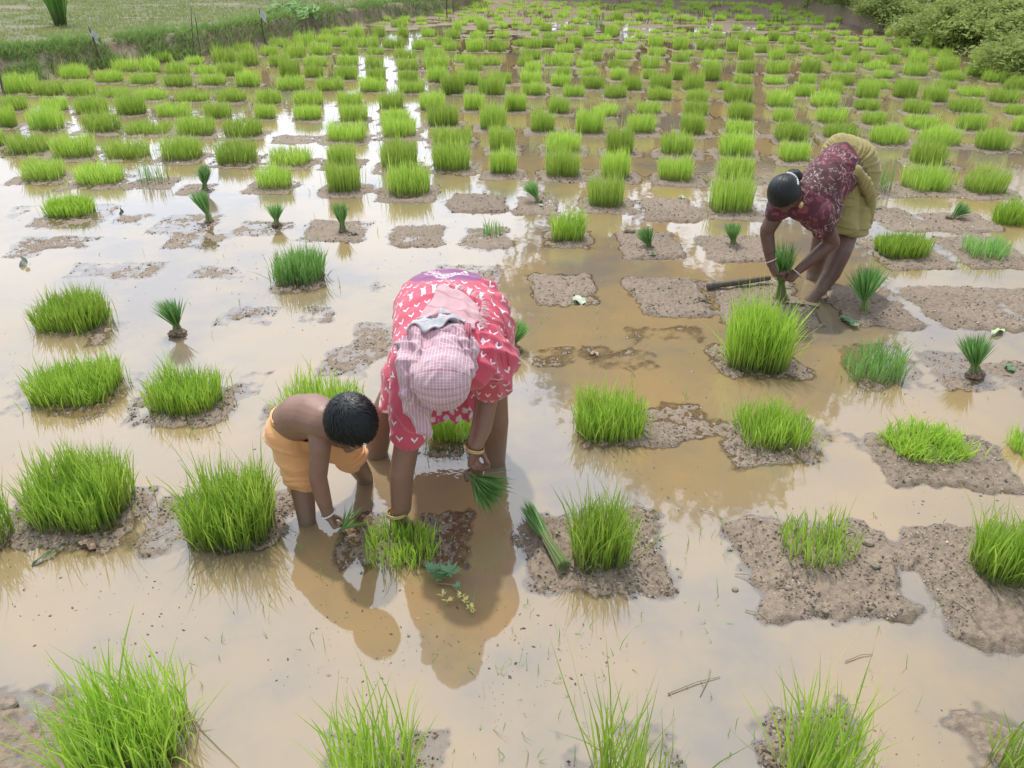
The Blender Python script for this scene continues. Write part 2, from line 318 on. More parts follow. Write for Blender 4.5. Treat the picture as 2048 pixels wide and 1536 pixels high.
for (x0, x1, y0, y1, tz) in BEDS + [(60,200,470,500,-.004),(230,330,520,560,-.002),(330,460,465,500,-.005),(420,560,610,660,-.007),(690,790,640,720,-.004),(590,680,610,650,-.006),(1060,1150,690,740,-.006),(20,110,470,520,-.005),(0,60,730,800,-.006),(460,540,740,800,-.009),(1330,1420,800,880,-.006),(180,260,640,700,-.009),(640,760,690,760,-.007),(1640,1720,840,900,-.008),(880,1000,545,600,-.004),(380,470,530,560,-.006),(1850,1990,700,790,-.008)]:
    if -.012 < tz < .001 and x1 < 1010: tz += .003
    D0, D1 = gd(y1), gd(y0); Dc = (D0+D1)/2; yc = toy(Dc)
    s = (Dc*math.cos(PITCH)+H*math.sin(PITCH))/F
    mounds.append(((x0+x1)/2*s - 1024*s, Dc, (x1-x0)*s/2, (D1-D0)/2, rg.uniform(-.06, .06), tz))
for k in clumps:
    if k['yb'] < 432 and k['st'] != 4:
        top = .006 if k['x'] > 1000 else (.003 if k['x'] > 560 else .000)
        if k['yb'] < 60: top = .006
        mg = .13 if k['yb'] > 250 else .09
        mounds.append((k['c'].x, k['c'].y - .04, k['w']*.5+mg, k['d']*.5+mg+.02, rg.uniform(-.08, .08), top + rg.uniform(-.003, .003)))
mounds.sort(key=lambda m: m[1])
MA = np.array(mounds)
# field edges: left grassy bund foot, right bank foot
LB = [(-400,230),(0,164),(120,150),(220,133),(400,112),(520,88),(620,66),(760,44),(900,27),(960,8)]
LBw = [G(x, y) for x, y in LB]
RB = [(1560,1.0),(1660,12),(1760,50),(1880,93),(2048,128),(2300,180),(2600,260)]
RBw = [G(x, y) for x, y in RB]
lx = np.array([p.x for p in LBw]); ly = np.array([p.y for p in LBw]); o_ = np.argsort(lx)
lx, ly = lx[o_], ly[o_]
rx = np.array([p.x for p in RBw]); ry = np.array([p.y for p in RBw]); o_ = np.argsort(rx); rx, ry = rx[o_], ry[o_]
def left_dist(X, Y): return Y - np.interp(X, lx, ly, right=500)     # >0 beyond the left bund's foot
def right_dist(X, Y): return Y - np.interp(X, rx, ry, left=500)
def height(X, Y):
    """1-D arrays sorted or not; returns z, dry, green"""
    n = fbm2(X*1.1, Y*1.1, 3, 5)
    z = -.052 + .022*(n-.5)
    far = sst(9, 20, Y); z = z + far*.046 + sst(19, 27, Y)*.016 + far*.012*(fbm2(X*2.2, Y*3.5, 2, 15)-.5)
    crumb = fbm2(X*26, Y*26, 3, 11); crumb2 = vn2(X*70, Y*70, 31)
    en = fbm2(X*5, Y*5, 2, 77) - .5 + .55*(fbm2(X*24, Y*24, 2, 79)-.5); crumb3 = fbm2(X*62, Y*50, 2, 33)
    ymin, ymax = Y.min(), Y.max()
    on = np.zeros_like(X)
    for (cx, cy, hx, hy, rot, tz) in MA:
        if cy+hy+.3 < ymin or cy-hy-.3 > ymax: continue
        i = np.nonzero((np.abs(X-cx) < hx+.25) & (np.abs(Y-cy) < hy+.25))[0]
        if not len(i): continue
        c, s = math.cos(rot), math.sin(rot)
        a = ((X[i]-cx)*c + (Y[i]-cy)*s); b = (-(X[i]-cx)*s + (Y[i]-cy)*c)
        rr = min(hx, hy)*.35
        qx = np.maximum(np.abs(a)-hx+rr, 0); qy = np.maximum(np.abs(b)-hy+rr, 0)
        dd = rr - np.hypot(qx, qy) + en[i]*.11 - .025                       # >0 inside
        t = sst(-.09, .05, dd)
        rim = np.exp(-((dd-.04)/.04)**2)*.005
        zt = tz + rim + .012*(fbm2(X[i]*3+cx, Y[i]*3, 2, 9)-.5)
        z[i] = np.maximum(z[i], z[i]*(1-t) + zt*t); on[i] = np.maximum(on[i], t)
    z = z + on*(.016*(crumb-.47) + .013*(crumb3-.5) + .016*(fbm2(X*6, Y*6, 2, 36)-.5)) + (1-on)*.004*(crumb-.5)
    dl = left_dist(X, Y) + (fbm2(X*.9, Y*.9, 3, 41)-.5)*1.0
    t = sst(-.3, .5, dl); bund = .26*np.exp(-((dl-.9)/.9)**2) + .14
    z = z*(1-t) + (bund + .05*(fbm2(X*2, Y*2, 3, 8)-.5))*t
    dr = right_dist(X, Y) + (fbm2(X*.9, Y*.9, 3, 43)-.5)*1.2
    t2 = sst(-.9, 3.2, dr); z = z*(1-t2) + (.38 + .3*(fbm2(X*.8, Y*.8, 3, 18)-.5))*t2
    t3 = sst(34, 40, Y)*(1-t); z = z*(1-t3) + (.22 + .1*(n-.5))*t3
    dry = np.clip(sst(-1.6, .4, dr) + t3*.9 + .5*sst(16, 30, Y)*(1-t) + .35*t*sst(.55, .62, n), 0, 1)
    green = t*sst(1.2, 2.0, dl)*(1 - sst(.62, .70, fbm2(X*.5, Y*1.4, 3, 90))*.8) + .8*t2*sst(.6, 1.6, dr)
    return z, dry, green
def ground_z(x, y):
    return float(height(np.array([x], float), np.array([y], float))[0][0])

NR, NC = 1250, 1150
D_ = .75*np.exp(np.linspace(0, math.log(75/.75), NR)); az = np.tan(np.linspace(-R(53), R(53), NC))
Zs = np.empty((NR, NC)); Dr = np.empty((NR, NC)); Gr = np.empty((NR, NC))
XX = D_[:, None]*az[None, :]; YY = np.repeat(D_[:, None], NC, 1)
for i in range(0, NR, 25):
    s = slice(i, i+25); z, d, g = height(XX[s].ravel(), YY[s].ravel())
    sh = XX[s].shape; Zs[s] = z.reshape(sh); Dr[s] = d.reshape(sh); Gr[s] = g.reshape(sh)
def gridF(nr, nc):
    i = np.arange(nr-1)[:, None]*nc + np.arange(nc-1)[None, :]; i = i.ravel()
    return np.stack([i, i+1, i+nc+1, i+nc], 1)
gm = mesh_np('mud_ground', np.stack([XX, YY, Zs], 2).reshape(-1, 3), gridF(NR, NC), [m_mud], {'dry': Dr.ravel(), 'green': Gr.ravel()}, True)
tag(link('ground', gm), kind='structure')
# the wide plain around and beyond, one sheet just under the detailed ground
def plain():
    V = []; Fs = []
    for j, r_ in enumerate((.3, 3, 12, 40, 80, 200, 600, 1500)):
        for i in range(48):
            a = 2*math.pi*i/48; V.append((r_*math.cos(a), r_*math.sin(a), -.12 if r_ < 90 else .2))
    for j in range(7):
        for i in range(48):
            k = (i+1) % 48; Fs.append((j*48+i, j*48+k, (j+1)*48+k, (j+1)*48+i))
    return mesh_np('plain', np.array(V), np.array(Fs), [m_mud], {'dry': np.full(len(V), .5), 'green': np.full(len(V), .7)})
tag(link('terrain', plain()), kind='structure')
# the earth bank the photographer stands on
wr, wc = 720, 640
Dw = .75*np.exp(np.linspace(0, math.log(38/.75), wr)); azw = np.tan(np.linspace(-R(53), R(53), wc))
WX = Dw[:, None]*azw[None, :]; WY = np.repeat(Dw[:, None], wc, 1); WD = np.empty_like(WX)
for i in range(0, wr, 30):
    s = slice(i, i+30); z, _, _ = height(WX[s].ravel(), WY[s].ravel()); WD[s] = -z.reshape(WX[s].shape)
def blob(px, py, rad):
    p = G(px, py); return np.exp(-(((WX-p.x)/rad)**2 + ((WY-p.y)/rad)**2))
rip = np.clip(blob(1490, 345, .45)*.8 + blob(1450, 300, .35)*.4 + blob(1560, 560, .35)*.4 + blob(905, 955, .30)*1.0 + blob(700, 1010, .25)*.4 + blob(1300, 700, .4)*.12, 0, 1)
wm = mesh_np('paddy_water', np.stack([WX, WY, np.zeros_like(WX)], 2).reshape(-1, 3), gridF(wr, wc), [m_water], {'depth': WD.ravel(), 'ripple': rip.ravel()}, True)
tag(link('water', wm), kind='structure')

def debris():
    rs = np.random.RandomState(14); n = 5200; D = 1.0*np.exp(rs.rand(n)*math.log(9)); X = D*np.tan((rs.rand(n)-.5)*R(84)); k = fbm2(X*1.7, D*1.7, 3, 66) > .54; X, D = X[k], D[k]; n = len(X)
    L = (.0015+.006*rs.rand(n)**4)*(1+D*.1); wd = L*(.25+.5*rs.rand(n)); a = rs.rand(n)*6.28; u = np.stack([np.cos(a), np.sin(a), 0*a], 1)*L[:, None]; v = np.stack([-np.sin(a), np.cos(a), 0*a], 1)*wd[:, None]; P = np.stack([X, D, np.full(n, .0015)], 1); up_ = np.array([0, 0, .0015])
    V = np.stack([P-u, P-v, P+u, P+v, P+up_], 1).reshape(-1, 3); b = np.arange(n)*5; Fc = np.concatenate([np.stack([b+i, b+(i+1) % 4, b+4], 1) for i in range(4)])
    return mesh_np('floating_debris', V, Fc, [m_crumb], {'rnd': np.repeat(rs.rand(n)**1.5, 5)}, False)
tag(link('floating_debris', debris()), 'tiny bits of husk and dead leaf floating on the muddy water', 'floating debris', kind='stuff')
# ---------------------------------------------------------------- soil crumbs on the beds (nobody could count them)
def crumbs():
    rs = np.random.RandomState(4)
    ico = np.array([(1,0,0),(-1,0,0),(0,1,0),(0,-1,0),(0,0,1),(0,0,-1)], float)
    fc = np.array([(0,2,4),(2,1,4),(1,3,4),(3,0,4),(2,0,5),(1,2,5),(3,1,5),(0,3,5)])
    N = 330000
    D = .95*np.exp(rs.rand(N)*math.log(16/.95)); a = np.tan((rs.rand(N)-.5)*R(80)); X = D*a; Y = D
    o = np.argsort(Y); X, Y = X[o], Y[o]; Z = np.empty(N)
    for i in range(0, N, 4000): Z[i:i+4000] = height(X[i:i+4000], Y[i:i+4000])[0]
    cl = fbm2(X*9, Y*9, 2, 3)
    k = (Z > -.006) & (Z < .05) & (rs.rand(N) < (.25 + 1.2*(cl-.35)))
    X, Y, Z = X[k], Y[k], Z[k]; n = len(X)
    s = (.0016 + .0038*rs.rand(n)**2.2)*(1+Y*.08)
    sc3 = np.stack([s*(.7+.9*rs.rand(n)), s*(.7+.9*rs.rand(n)), s*(.5+.5*rs.rand(n))], 1)
    V = ico[None]*sc3[:, None, :]*(.8+.4*rs.rand(n, 6, 1))
    ang = rs.rand(n)*6.28; c, sn = np.cos(ang), np.sin(ang)
    x = V[:, :, 0]*c[:, None]-V[:, :, 1]*sn[:, None]; y = V[:, :, 0]*sn[:, None]+V[:, :, 1]*c[:, None]
    V = np.stack([x+X[:, None], y+Y[:, None], V[:, :, 2]+np.maximum(Z, -.001)[:, None]+s[:, None]*.2], 2)
    Fc = (fc[None]+(np.arange(n)*6)[:, None, None]).reshape(-1, 3)
    return mesh_np('soil_crumbs', V.reshape(-1, 3), Fc, [m_crumb], {'rnd': np.repeat(rs.rand(n), 6)}, False)
tag(link('soil_crumbs', crumbs()), 'loose crumbs of wet soil and plant debris lying on the mud beds', 'soil crumbs', kind='stuff')

# ================================================================ BLADES
def blades(rs, P0, h, lean, width, nseg=3, curl=.3, tt0=0.0, face=None):
    """P0 (n,3) feet, h (n,) lengths, lean (n,2) sideways drift of the tip, width (n,) -> V, F, tt, rnd"""
    n = len(P0); ts = np.linspace(0, 1, nseg+1)
    ang = rs.rand(n)*6.283 if face is None else face
    wd = np.stack([np.cos(ang), np.sin(ang), np.zeros(n)], 1)
    V = np.empty((n, (nseg+1)*2, 3)); T = np.empty((n, (nseg+1)*2))
    cd = rs.randn(n, 2)*curl
    for j, t in enumerate(ts):
        xy = P0[:, :2] + lean*(t*.5 + t*t*.5)[..., None] + cd*h[:, None]*t**3
        bend = np.hypot(*(lean/np.maximum(h, 1e-4)[:, None]).T)
        z = P0[:, 2] + h*(t - .22*np.minimum(bend, 1.5)*t*t)
        ww = width*(.55+.9*t*(1-t)*2 if t < .99 else .08)*.5
        c = np.stack([xy[:, 0], xy[:, 1], z], 1)
        V[:, 2*j] = c - wd*ww[:, None]; V[:, 2*j+1] = c + wd*ww[:, None]; T[:, 2*j:2*j+2] = t
    b = np.arange(n)*((nseg+1)*2); f = []
    for j in range(nseg): f.append(np.stack([b+2*j, b+2*j+1, b+2*j+3, b+2*j+2], 1))
    return V.reshape(-1, 3), np.concatenate(f), T.ravel()*(1-tt0)+tt0, np.repeat(rs.rand(n), (nseg+1)*2)
def clump_geo(seed, w, d, h, n, bw, nseg=3, st=0):
    rs = np.random.RandomState(seed)
    m = int(n*1.6); u = rs.rand(m, 2)*2-1
    r4 = np.abs(u[:, 0])**3.2 + np.abs(u[:, 1])**3.2
    edge = .8 + .45*vn2(np.arctan2(u[:, 1], u[:, 0])*1.6+seed*3, np.full(m, seed*1.7), seed)
    k = r4 < edge; u = u[k][:n]; n = len(u)
    stray = rs.rand(n) < (.05 if st in (0, 2, 4) else .11)
    u[stray] *= 1.0 + rs.rand(stray.sum(), 1)*.42
    patch = vn2(u[:, 0]*1.5+seed, u[:, 1]*1.5, seed+5)
    if st in (1, 3):
        kk = rs.rand(n) < (.45+.9*patch); u = u[kk]; patch = patch[kk]; stray = stray[kk]; n = len(u)
    P = np.stack([u[:, 0]*w/2, u[:, 1]*d/2, np.full(n, -.012)], 1)
    hh = h*(.58 + .42*patch + .24*rs.rand(n))*(1-.16*np.clip(r4[k][:1].mean(), 0, 0))
    tall = rs.rand(n) < ((.05 if nseg < 4 else .09) if st != 3 else .14); hh[tall] *= 1.2 + .3*rs.rand(tall.sum())
    short = rs.rand(n) < .16; hh[short] *= .55
    hh[stray] *= .8
    ln = .085 if st != 2 else .24
    lean = u*np.array([w, d])*.5*(.07 if st != 2 else .35) + rs.randn(n, 2)*(h*ln)[..., None] if np.ndim(h) else u*np.array([w, d])*.5*.07 + rs.randn(n, 2)*h*ln
    fl = rs.rand(n) < (.06 if st != 3 else .12); lean[fl] += rs.randn(fl.sum(), 2)*h*.30
    wd = bw*(.7+.6*rs.rand(n))
    V, Fq, T, Rn = blades(rs, P, hh, lean, wd, nseg, .10 if st != 2 else .22)
    Rn = np.clip(Rn*.7 + np.repeat(patch, (nseg+1)*2)*.3, 0, 1)
    return V, Fq, T, Rn
def gmesh(name, geo, mat): V, Fq, T, Rn = geo; return mesh_np(name, V, Fq, [mat], {'tt': T, 'rnd': Rn}, True)
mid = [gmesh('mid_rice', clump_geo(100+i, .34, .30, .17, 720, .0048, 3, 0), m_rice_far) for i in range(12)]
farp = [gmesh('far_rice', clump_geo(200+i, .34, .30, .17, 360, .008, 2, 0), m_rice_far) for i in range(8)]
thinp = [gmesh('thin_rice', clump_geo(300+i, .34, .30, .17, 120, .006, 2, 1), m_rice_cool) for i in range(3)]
clumps.sort(key=lambda k: -k['area'])
names_near = {}
def lab(k):
    sz = 'tall' if k['h'] > .2 else ('short' if k['h'] < .13 else 'knee-low')
    wdt = 'broad' if k['w'] > .36 else ('narrow' if k['w'] < .27 else 'square')
    de = 'sparse' if k['dn'] < .65 else 'dense'
    return f"{sz} {wdt} {de} rice seedling clump, {round(k['x']/20.48*2)/2:g}% across, {round(k['yb']/15.36*2)/2:g}% down".replace('knee-low ', 'medium ')
SPECIAL = {
 (225,1590): 'large loose rice seedling clump nearest the camera in the bottom left corner',
 (745,1640): 'thin rice seedling clump cut by the bottom edge, second from the left',
 (1255,1680): 'thin rice seedling clump cut by the bottom edge, right of centre',
 (1650,1620): 'rice seedling clump growing on reddish mud at the bottom edge, right of centre',
 (2055,1590): 'sparse rice seedling clump in the bottom right corner',
 (130,1072): 'dense bright rice seedling clump by the left edge, in front of a low one',
 (440,1108): 'tall dense rice seedling clump just left of the child\'s legs',
 (352,835): 'rice seedling clump in the open water behind and left of the child',
 (120,815): 'broad rice seedling clump in open water at the left edge, halfway down',
 (120,667): 'rice seedling clump at the left edge with its brown reflection below',
 (630,862): 'low rice seedling clump directly behind the child\'s bare back',
 (895,885): 'rice seedling clump between the legs of the woman in pink',
 (795,1140): 'thinned rice seedling clump the woman in pink is pulling with one hand',
 (1205,1148): 'rice seedling clump on the bed with a tied bunch lying on its left',
 (1650,1148): 'sparse rice seedlings on the big bare mud bed at the lower right',
 (2025,1185): 'dense rice seedling clump on the mud bed at the right edge',
 (1225,890): 'rice seedling clump right of the woman in pink, at her knee height',
 (1560,905): 'upright rice seedling clump between two others, below the tall weedy one',
 (1875,932): 'short flattened rice seedling clump on a round bed at the right',
 (1762,768): 'thin rice seedling clump below the tied bunch, lower right of the bending woman',
 (1525,748): 'tallest dense rice seedling clump with small weeds, in front of the woman in yellow',
 (1820,521): 'wide rice seedling clump just right of the legs of the woman in yellow',
 (590,572): 'rice seedling clump alone in bright water, left of the woman in pink\'s back'}
for i, k in enumerate(clumps[:300]):
    x, y = k['c'].x, k['c'].y
    nearc = k['yb'] > 431
    z = min(max(ground_z(x, y), -.025), .02)
    rz = rg.uniform(-.12, .12)
    if nearc:
        n = int(min(2100, 12500*k['w']*k['d'])*k['dn']) + 20
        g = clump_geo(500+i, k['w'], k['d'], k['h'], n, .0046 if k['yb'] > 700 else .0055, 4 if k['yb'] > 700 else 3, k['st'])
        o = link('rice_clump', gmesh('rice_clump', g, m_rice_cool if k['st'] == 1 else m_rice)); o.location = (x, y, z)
    else:
        pm = thinp[i % 3] if k['st'] == 1 else (mid[i % 12] if k['yb'] > 150 else farp[i % 8])
        if k['st'] == 4: pm = thinp[i % 3]
        o = link('rice_clump', pm, loc=(x, y, z)); s = rg.choice((-1, 1))
        rz += 0 if s > 0 else math.pi
        o.scale = (k['w']/.325, k['d']/.285, k['h']/.128)
    o.rotation_euler = (0, 0, rz)
    L = SPECIAL.get((int(k['x']), int(k['yb'])))
    tag(o, L or lab(k), 'rice clump', 'rice seedling clumps standing on the mud beds')
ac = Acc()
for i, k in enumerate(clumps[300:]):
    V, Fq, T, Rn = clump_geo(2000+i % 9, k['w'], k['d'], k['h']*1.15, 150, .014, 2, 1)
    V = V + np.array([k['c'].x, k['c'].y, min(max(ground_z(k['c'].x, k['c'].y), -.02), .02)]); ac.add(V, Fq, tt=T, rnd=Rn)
tag(link('far_rice', ac.mesh('far_rice', [m_rice_far])), 'smallest rice seedling clumps in the farthest rows by the far bank', 'rice clumps', kind='stuff')

# dead dark stubble standing in the far mud, and stray sprouts in near water
def sprouts():
    rs = np.random.RandomState(12); n = 1500
    D = 1.2*np.exp(rs.rand(n)*math.log(9)); X = D*np.tan((rs.rand(n)-.5)*R(78)); k = fbm2(X*2.2, D*2.2, 2, 61) > .53
    X, D = X[k], D[k]; n = len(X); P = np.stack([X, D, np.full(n, -.01)], 1)
    V, Fq, T, Rn = blades(rs, P, .025+.06*rs.rand(n)**2, rs.randn(n, 2)*.018, np.full(n, .0028)+D*.0004, 2, .2)
    return mesh_np('stray_sprouts', V, Fq, [m_rice_cool], {'tt': T, 'rnd': Rn*.6}, True)
tag(link('stray_sprouts', sprouts()), 'stray single grass sprouts poking out of the water between the beds', 'grass sprouts', kind='stuff')
def stubble():
    rs = np.random.RandomState(13); A_ = []
    for i in range(26):
        p = G(rs.uniform(880, 1560), rs.uniform(8, 52)); n = 26
        A_.append(np.stack([p.x+rs.randn(n)*.16, p.y+rs.randn(n)*.2, np.full(n, 0.)], 1))
    P = np.concatenate(A_); n = len(P)
    V, Fq, T, Rn = blades(rs, P, .08+.16*rs.rand(n), rs.randn(n, 2)*.05, np.full(n, .016), 2, .15)
    return mesh_np('dead_stubble', V, Fq, [Mat('stubble', (.15, .115, .07), .9).m], {'tt': T, 'rnd': Rn}, True)
tag(link('dead_stubble', stubble()), 'dead brown stubble standing in the far mud near the top edge', 'stubble', kind='stuff')
#PART2
# ================================================================ BANKS, STAKES, SHRUBS
def scatter(n, region, seed):
    rs = np.random.RandomState(seed); x0, x1, y0, y1 = region
    # even in the picture-like sense: more per square metre near, fewer far
    D = y0*np.exp(rs.rand(n)*math.log(y1/y0)); X = x0+(x1-x0)*rs.rand(n); X = X*D/y1
    return rs, X, D
def bank_grass():
    rs, X, D = scatter(900000, (-62, 5, 9, 60), 21)
    dl = left_dist(X, D) + (fbm2(X*.9, D*.9, 3, 41)-.5)*1.0
    k = (dl > -.2) & (dl < 2.6) & (fbm2(X*2.4, D*2.4, 2, 44) > .33-.1*(dl > .3)); X, D, dl = X[k], D[k], dl[k]
    z = height(X, D)[0]; n = len(X)
    patch = fbm2(X*1.2, D*1.2, 2, 45)
    h = (.05+.20*rs.rand(n)*patch*1.6)*(1+D*.008); P = np.stack([X, D, z-.02], 1)
    lean = rs.randn(n, 2)*h[:, None]*.55; lean[:, 1] -= (.25*h)*(dl < .8)
    V, Fq, T, Rn = blades(rs, P, h, lean, .004+.0006*D*(.6+.8*rs.rand(n)), 2, .25)
    Rn = np.clip(Rn*.6+np.repeat(patch, 6)*.9-.2, 0, 1)
    return mesh_np('bank_grass', V, Fq, [m_bankg], {'tt': T, 'rnd': Rn}, True)
tag(link('bank_grass', bank_grass()), 'lush green grass and weeds overhanging the earth bund on the left', 'grass', kind='stuff')
def field_grass():
    rs, X, D = scatter(260000, (-70, 6, 9.5, 62), 22)
    dl = left_dist(X, D); z, dry, green = height(X, D)
    k = (dl > 1.3) & (green > .35) & (fbm2(X*1.6, D*1.6, 2, 46) > .30); X, D, z = X[k], D[k], z[k]; n = len(X)
    patch = fbm2(X*.5, D*1.2, 3, 47)
    h = .03+.10*rs.rand(n)*patch; P = np.stack([X, D, z-.01], 1)
    V, Fq, T, Rn = blades(rs, P, h*(1+D*.01), rs.randn(n, 2)*h[:, None]*.7, .004+.0006*D*(.5+rs.rand(n)), 2, .2)
    Rn = np.clip(Rn*.55+np.repeat(patch, 6)*1.0-.25, 0, 1)
    return mesh_np('field_grass', V, Fq, [m_dryg], {'tt': T, 'rnd': Rn}, True)
tag(link('field_grass', field_grass()), 'short dry yellowish grass covering the field behind the left bund', 'grass', kind='stuff')
def right_weeds():
    rs, X, D = scatter(600000, (4, 78, 9, 60), 23)
    dr = right_dist(X, D) + (fbm2(X*.9, D*.9, 3, 43)-.5)*1.2
    k = (dr > .5) & (dr < 14) & (fbm2(X*1.8, D*1.8, 2, 48) > .54 - .36*sst(.5, 1.4, dr)); X, D, dr = X[k], D[k], dr[k]
    z = height(X, D)[0]; n = len(X); h = .08+.25*rs.rand(n)**1.6*sst(.3, 2, dr); P = np.stack([X, D, z-.02], 1)
    V, Fq, T, Rn = blades(rs, P, h, rs.randn(n, 2)*h[:, None]*.7, .005+.0008*D*(.6+.8*rs.rand(n)), 2, .3)
    return mesh_np('bank_weeds', V, Fq, [m_bush], {'tt': T, 'rnd': Rn}, True)
tag(link('bank_weeds', right_weeds()), 'tangled green weeds covering the earth bank at the upper right', 'weeds', kind='stuff')

def leaf_cloud(rs, n, centre, rad, size, hollow=.35, clumpn=None):
    """leaf-sized faces gathered in clusters through an uneven volume"""
    cn = clumpn or max(8, n//60)
    d = rs.randn(cn, 3); d /= np.linalg.norm(d, axis=1)[:, None]; d *= (hollow+(1-hollow)*rs.rand(cn, 1)**.5)*(.75+.35*rs.rand(cn, 1))
    d[:, 2] = np.where(d[:, 2] < -.55, -d[:, 2]*.5, d[:, 2])
    cc_ = d*np.array(rad); k = rs.randint(0, cn, n)
    P = cc_[k] + rs.randn(n, 3)*np.array(rad)*.13*(.6+.9*rs.rand(cn, 1))[k] + np.array(centre)
    a = rs.randn(n, 3); a /= np.linalg.norm(a, axis=1)[:, None]; b = np.cross(a, rs.randn(n, 3)); b /= np.linalg.norm(b, axis=1)[:, None]
    s = size*(.6+.8*rs.rand(n, 1))
    V = np.stack([P-a*s, P+b*s*.42, P+a*s, P-b*s*.42], 1)
    tone = np.clip(.25+.5*rs.rand(cn)[k]+.25*rs.rand(n), 0, 1)
    return V.reshape(-1, 3), np.arange(4*n).reshape(-1, 4), np.ones(4*n), np.repeat(tone, 4)
def tube(path, rad, seg=8, closed_ends=True):
    path = [Vector(p) for p in path]; V = []; Fq = []; n = len(path); up = Vector((0, 0, 1))
    for i, p in enumerate(path):
        t = (path[min(i+1, n-1)]-path[max(i-1, 0)]).normalized()
        a = t.orthogonal().normalized() if i == 0 else (a - t*a.dot(t)).normalized()
        b = t.cross(a); r_ = rad[i] if hasattr(rad, '__len__') else rad
        for k in range(seg):
            q = 2*math.pi*k/seg; V.append(p + a*math.cos(q)*r_ + b*math.sin(q)*r_)
    for i in range(n-1):
        for k in range(seg): Fq.append((i*seg+k, i*seg+(k+1) % seg, (i+1)*seg+(k+1) % seg, (i+1)*seg+k))
    if closed_ends:
        V.append(path[0]); c0 = len(V)-1; V.append(path[-1]); c1 = len(V)-1
        for k in range(0, seg, 2):
            Fq.append((c0, (k+2) % seg, (k+1) % seg, k)); j = (n-1)*seg; Fq.append((c1, j+k, j+k+1, j+(k+2) % seg))
    return np.array([tuple(v) for v in V]), np.array(Fq)
def shrub_meshes(seed, rad, n, size):
    rs = np.random.RandomState(seed)
    V, Fq, T, Rn = leaf_cloud(rs, n, (0, 0, rad[2]*.75), rad, size, .3)
    V[:, 2] = np.maximum(V[:, 2], -.02)
    f = mesh_np('foliage', V, Fq, [m_bush], {'tt': T, 'rnd': Rn}); A_ = Acc()
    for i in range(9):
        a = rs.rand()*6.28; q = Vector((math.cos(a)*rad[0]*.6, math.sin(a)*rad[1]*.6, rad[2]*1.2))
        v, f2 = tube([(0, 0, -.05), q*.4+Vector((0, 0, .1)), q], [.018, .012, .005], 6); A_.add(v, f2, tt=0, rnd=0)
    return f, A_.mesh('stems', [m_bark])
shr = [shrub_meshes(31, (.85, .8, .55), 5200, .055), shrub_meshes(32, (.6, .6, .5), 3400, .05), shrub_meshes(33, (1.1, .9, .7), 7600, .06)]
SH = [(1668,8),(1700,22),(1735,12),(1768,40),(1800,20),(1835,52),(1862,76),(1893,40),(1925,88),(1955,60),(1988,92),(2022,70),(2046,108),(1845,4),(1905,12),(1965,24),(2030,30),(2085,100),(2110,60),(1780,0),(2090,140),(1640,2),(1690,12),(1716,20),(1745,32),(1600,-3),(1670,4),(1700,6),(1730,20),(1790,38),(1850,52)]
SHL = ['farthest small', 'low rounded', 'dark leafy', 'spreading']
for i, (x, y) in enumerate(SH):
    y = y - 3 - 17*sst(1750, 1900, x)
    p = G(x, y, .3); p.z = ground_z(p.x, p.y)-.05; e = empty('shrub', p); s = rg.uniform(.75, 1.15)*(.6 if i > 20 else 1); e.scale = (s, s, s*rg.uniform(.6, .85)); e.rotation_euler = (0, 0, rg.random()*6)
    f, st = shr[i % 3]; link('foliage', f, e); link('stems', st, e)
    tag(e, f"{SHL[i % 4]} green shrub on the right bank, {min(100, round(x/20.48))}% across and {max(0, round(y/15.36))}% down the photo", 'shrub', 'shrubs on the right bank')

m_stake = Mat('stake_wood', (.10, .085, .07), .85); m_stake.bump(m_stake.noise(60, 3), .5, .004); m_stake = m_stake.m
m_rag = Mat('rag', (.62, .62, .62), .8).m
STK = [((208,136),(177,54),'leaning stake with a pale rag in front of the left bund',1), ((404,120),(388,24),'dark upright stake at the bend of the bund, right of a thinner one',0),
 ((385,118),(382,12),'thin pale stake beside the dark one at the bend of the bund',0), ((533,94),(518,16),'stake with a white rag on top in the middle of the bund',1),
 ((645,54),(635,4),'stake just right of the leafy green plant on the bund',0), ((690,46),(686,8),'short stake in front of the bare sandy patch',0),
 ((792,30),(789,-22),'stake cut by the top edge above the far left corner beds',0), ((894,40),(892,-14),'dark stake at the far end of the bund',0), ((907,30),(906,-6),'thin stake just past the end of the bund',0), ((12,196),(-8,132),'stake at the left edge of the photo by the nearest corner of the bund',0)]
for (b, t, L, rag) in STK:
    p = G(*b); q = W(t[0], t[1], p.y+.05); p.z = ground_z(p.x, p.y)-.1; e = empty('stake', p); v = q-p
    r_ = .014 if 'thin' not in L else .008
    A_ = Acc(); rs = random.Random(int(b[0]))
    pts = [v*t_ + Vector((rs.uniform(-.012, .012), rs.uniform(-.012, .012), 0)) for t_ in (0, .2, .4, .6, .8, 1)]
    vv, ff = tube(pts, [r_*1.3, r_*1.2, r_*1.1, r_, r_*.9, r_*.7], 7); A_.add(vv, ff)
    link('pole', A_.mesh('pole', [m_stake], True), e)
    if rag:
        n_ = 6; V = []; Fq = []
        for i in range(n_+1):
            for j in range(5):
                V.append(v*.97 + Vector((.03*j+.01*math.sin(i*1.7), .03*math.sin(j*1.9+i), -.03*i - .012*j*j*.5)))
        for i in range(n_):
            for j in range(4): Fq.append((i*5+j, i*5+j+1, (i+1)*5+j+1, (i+1)*5+j))
        link('rag', mesh_np('rag', np.array([tuple(a) for a in V]), np.array(Fq), [m_rag], None, True), e)
    tag(e, L, 'stake', 'wooden stakes along the bund')
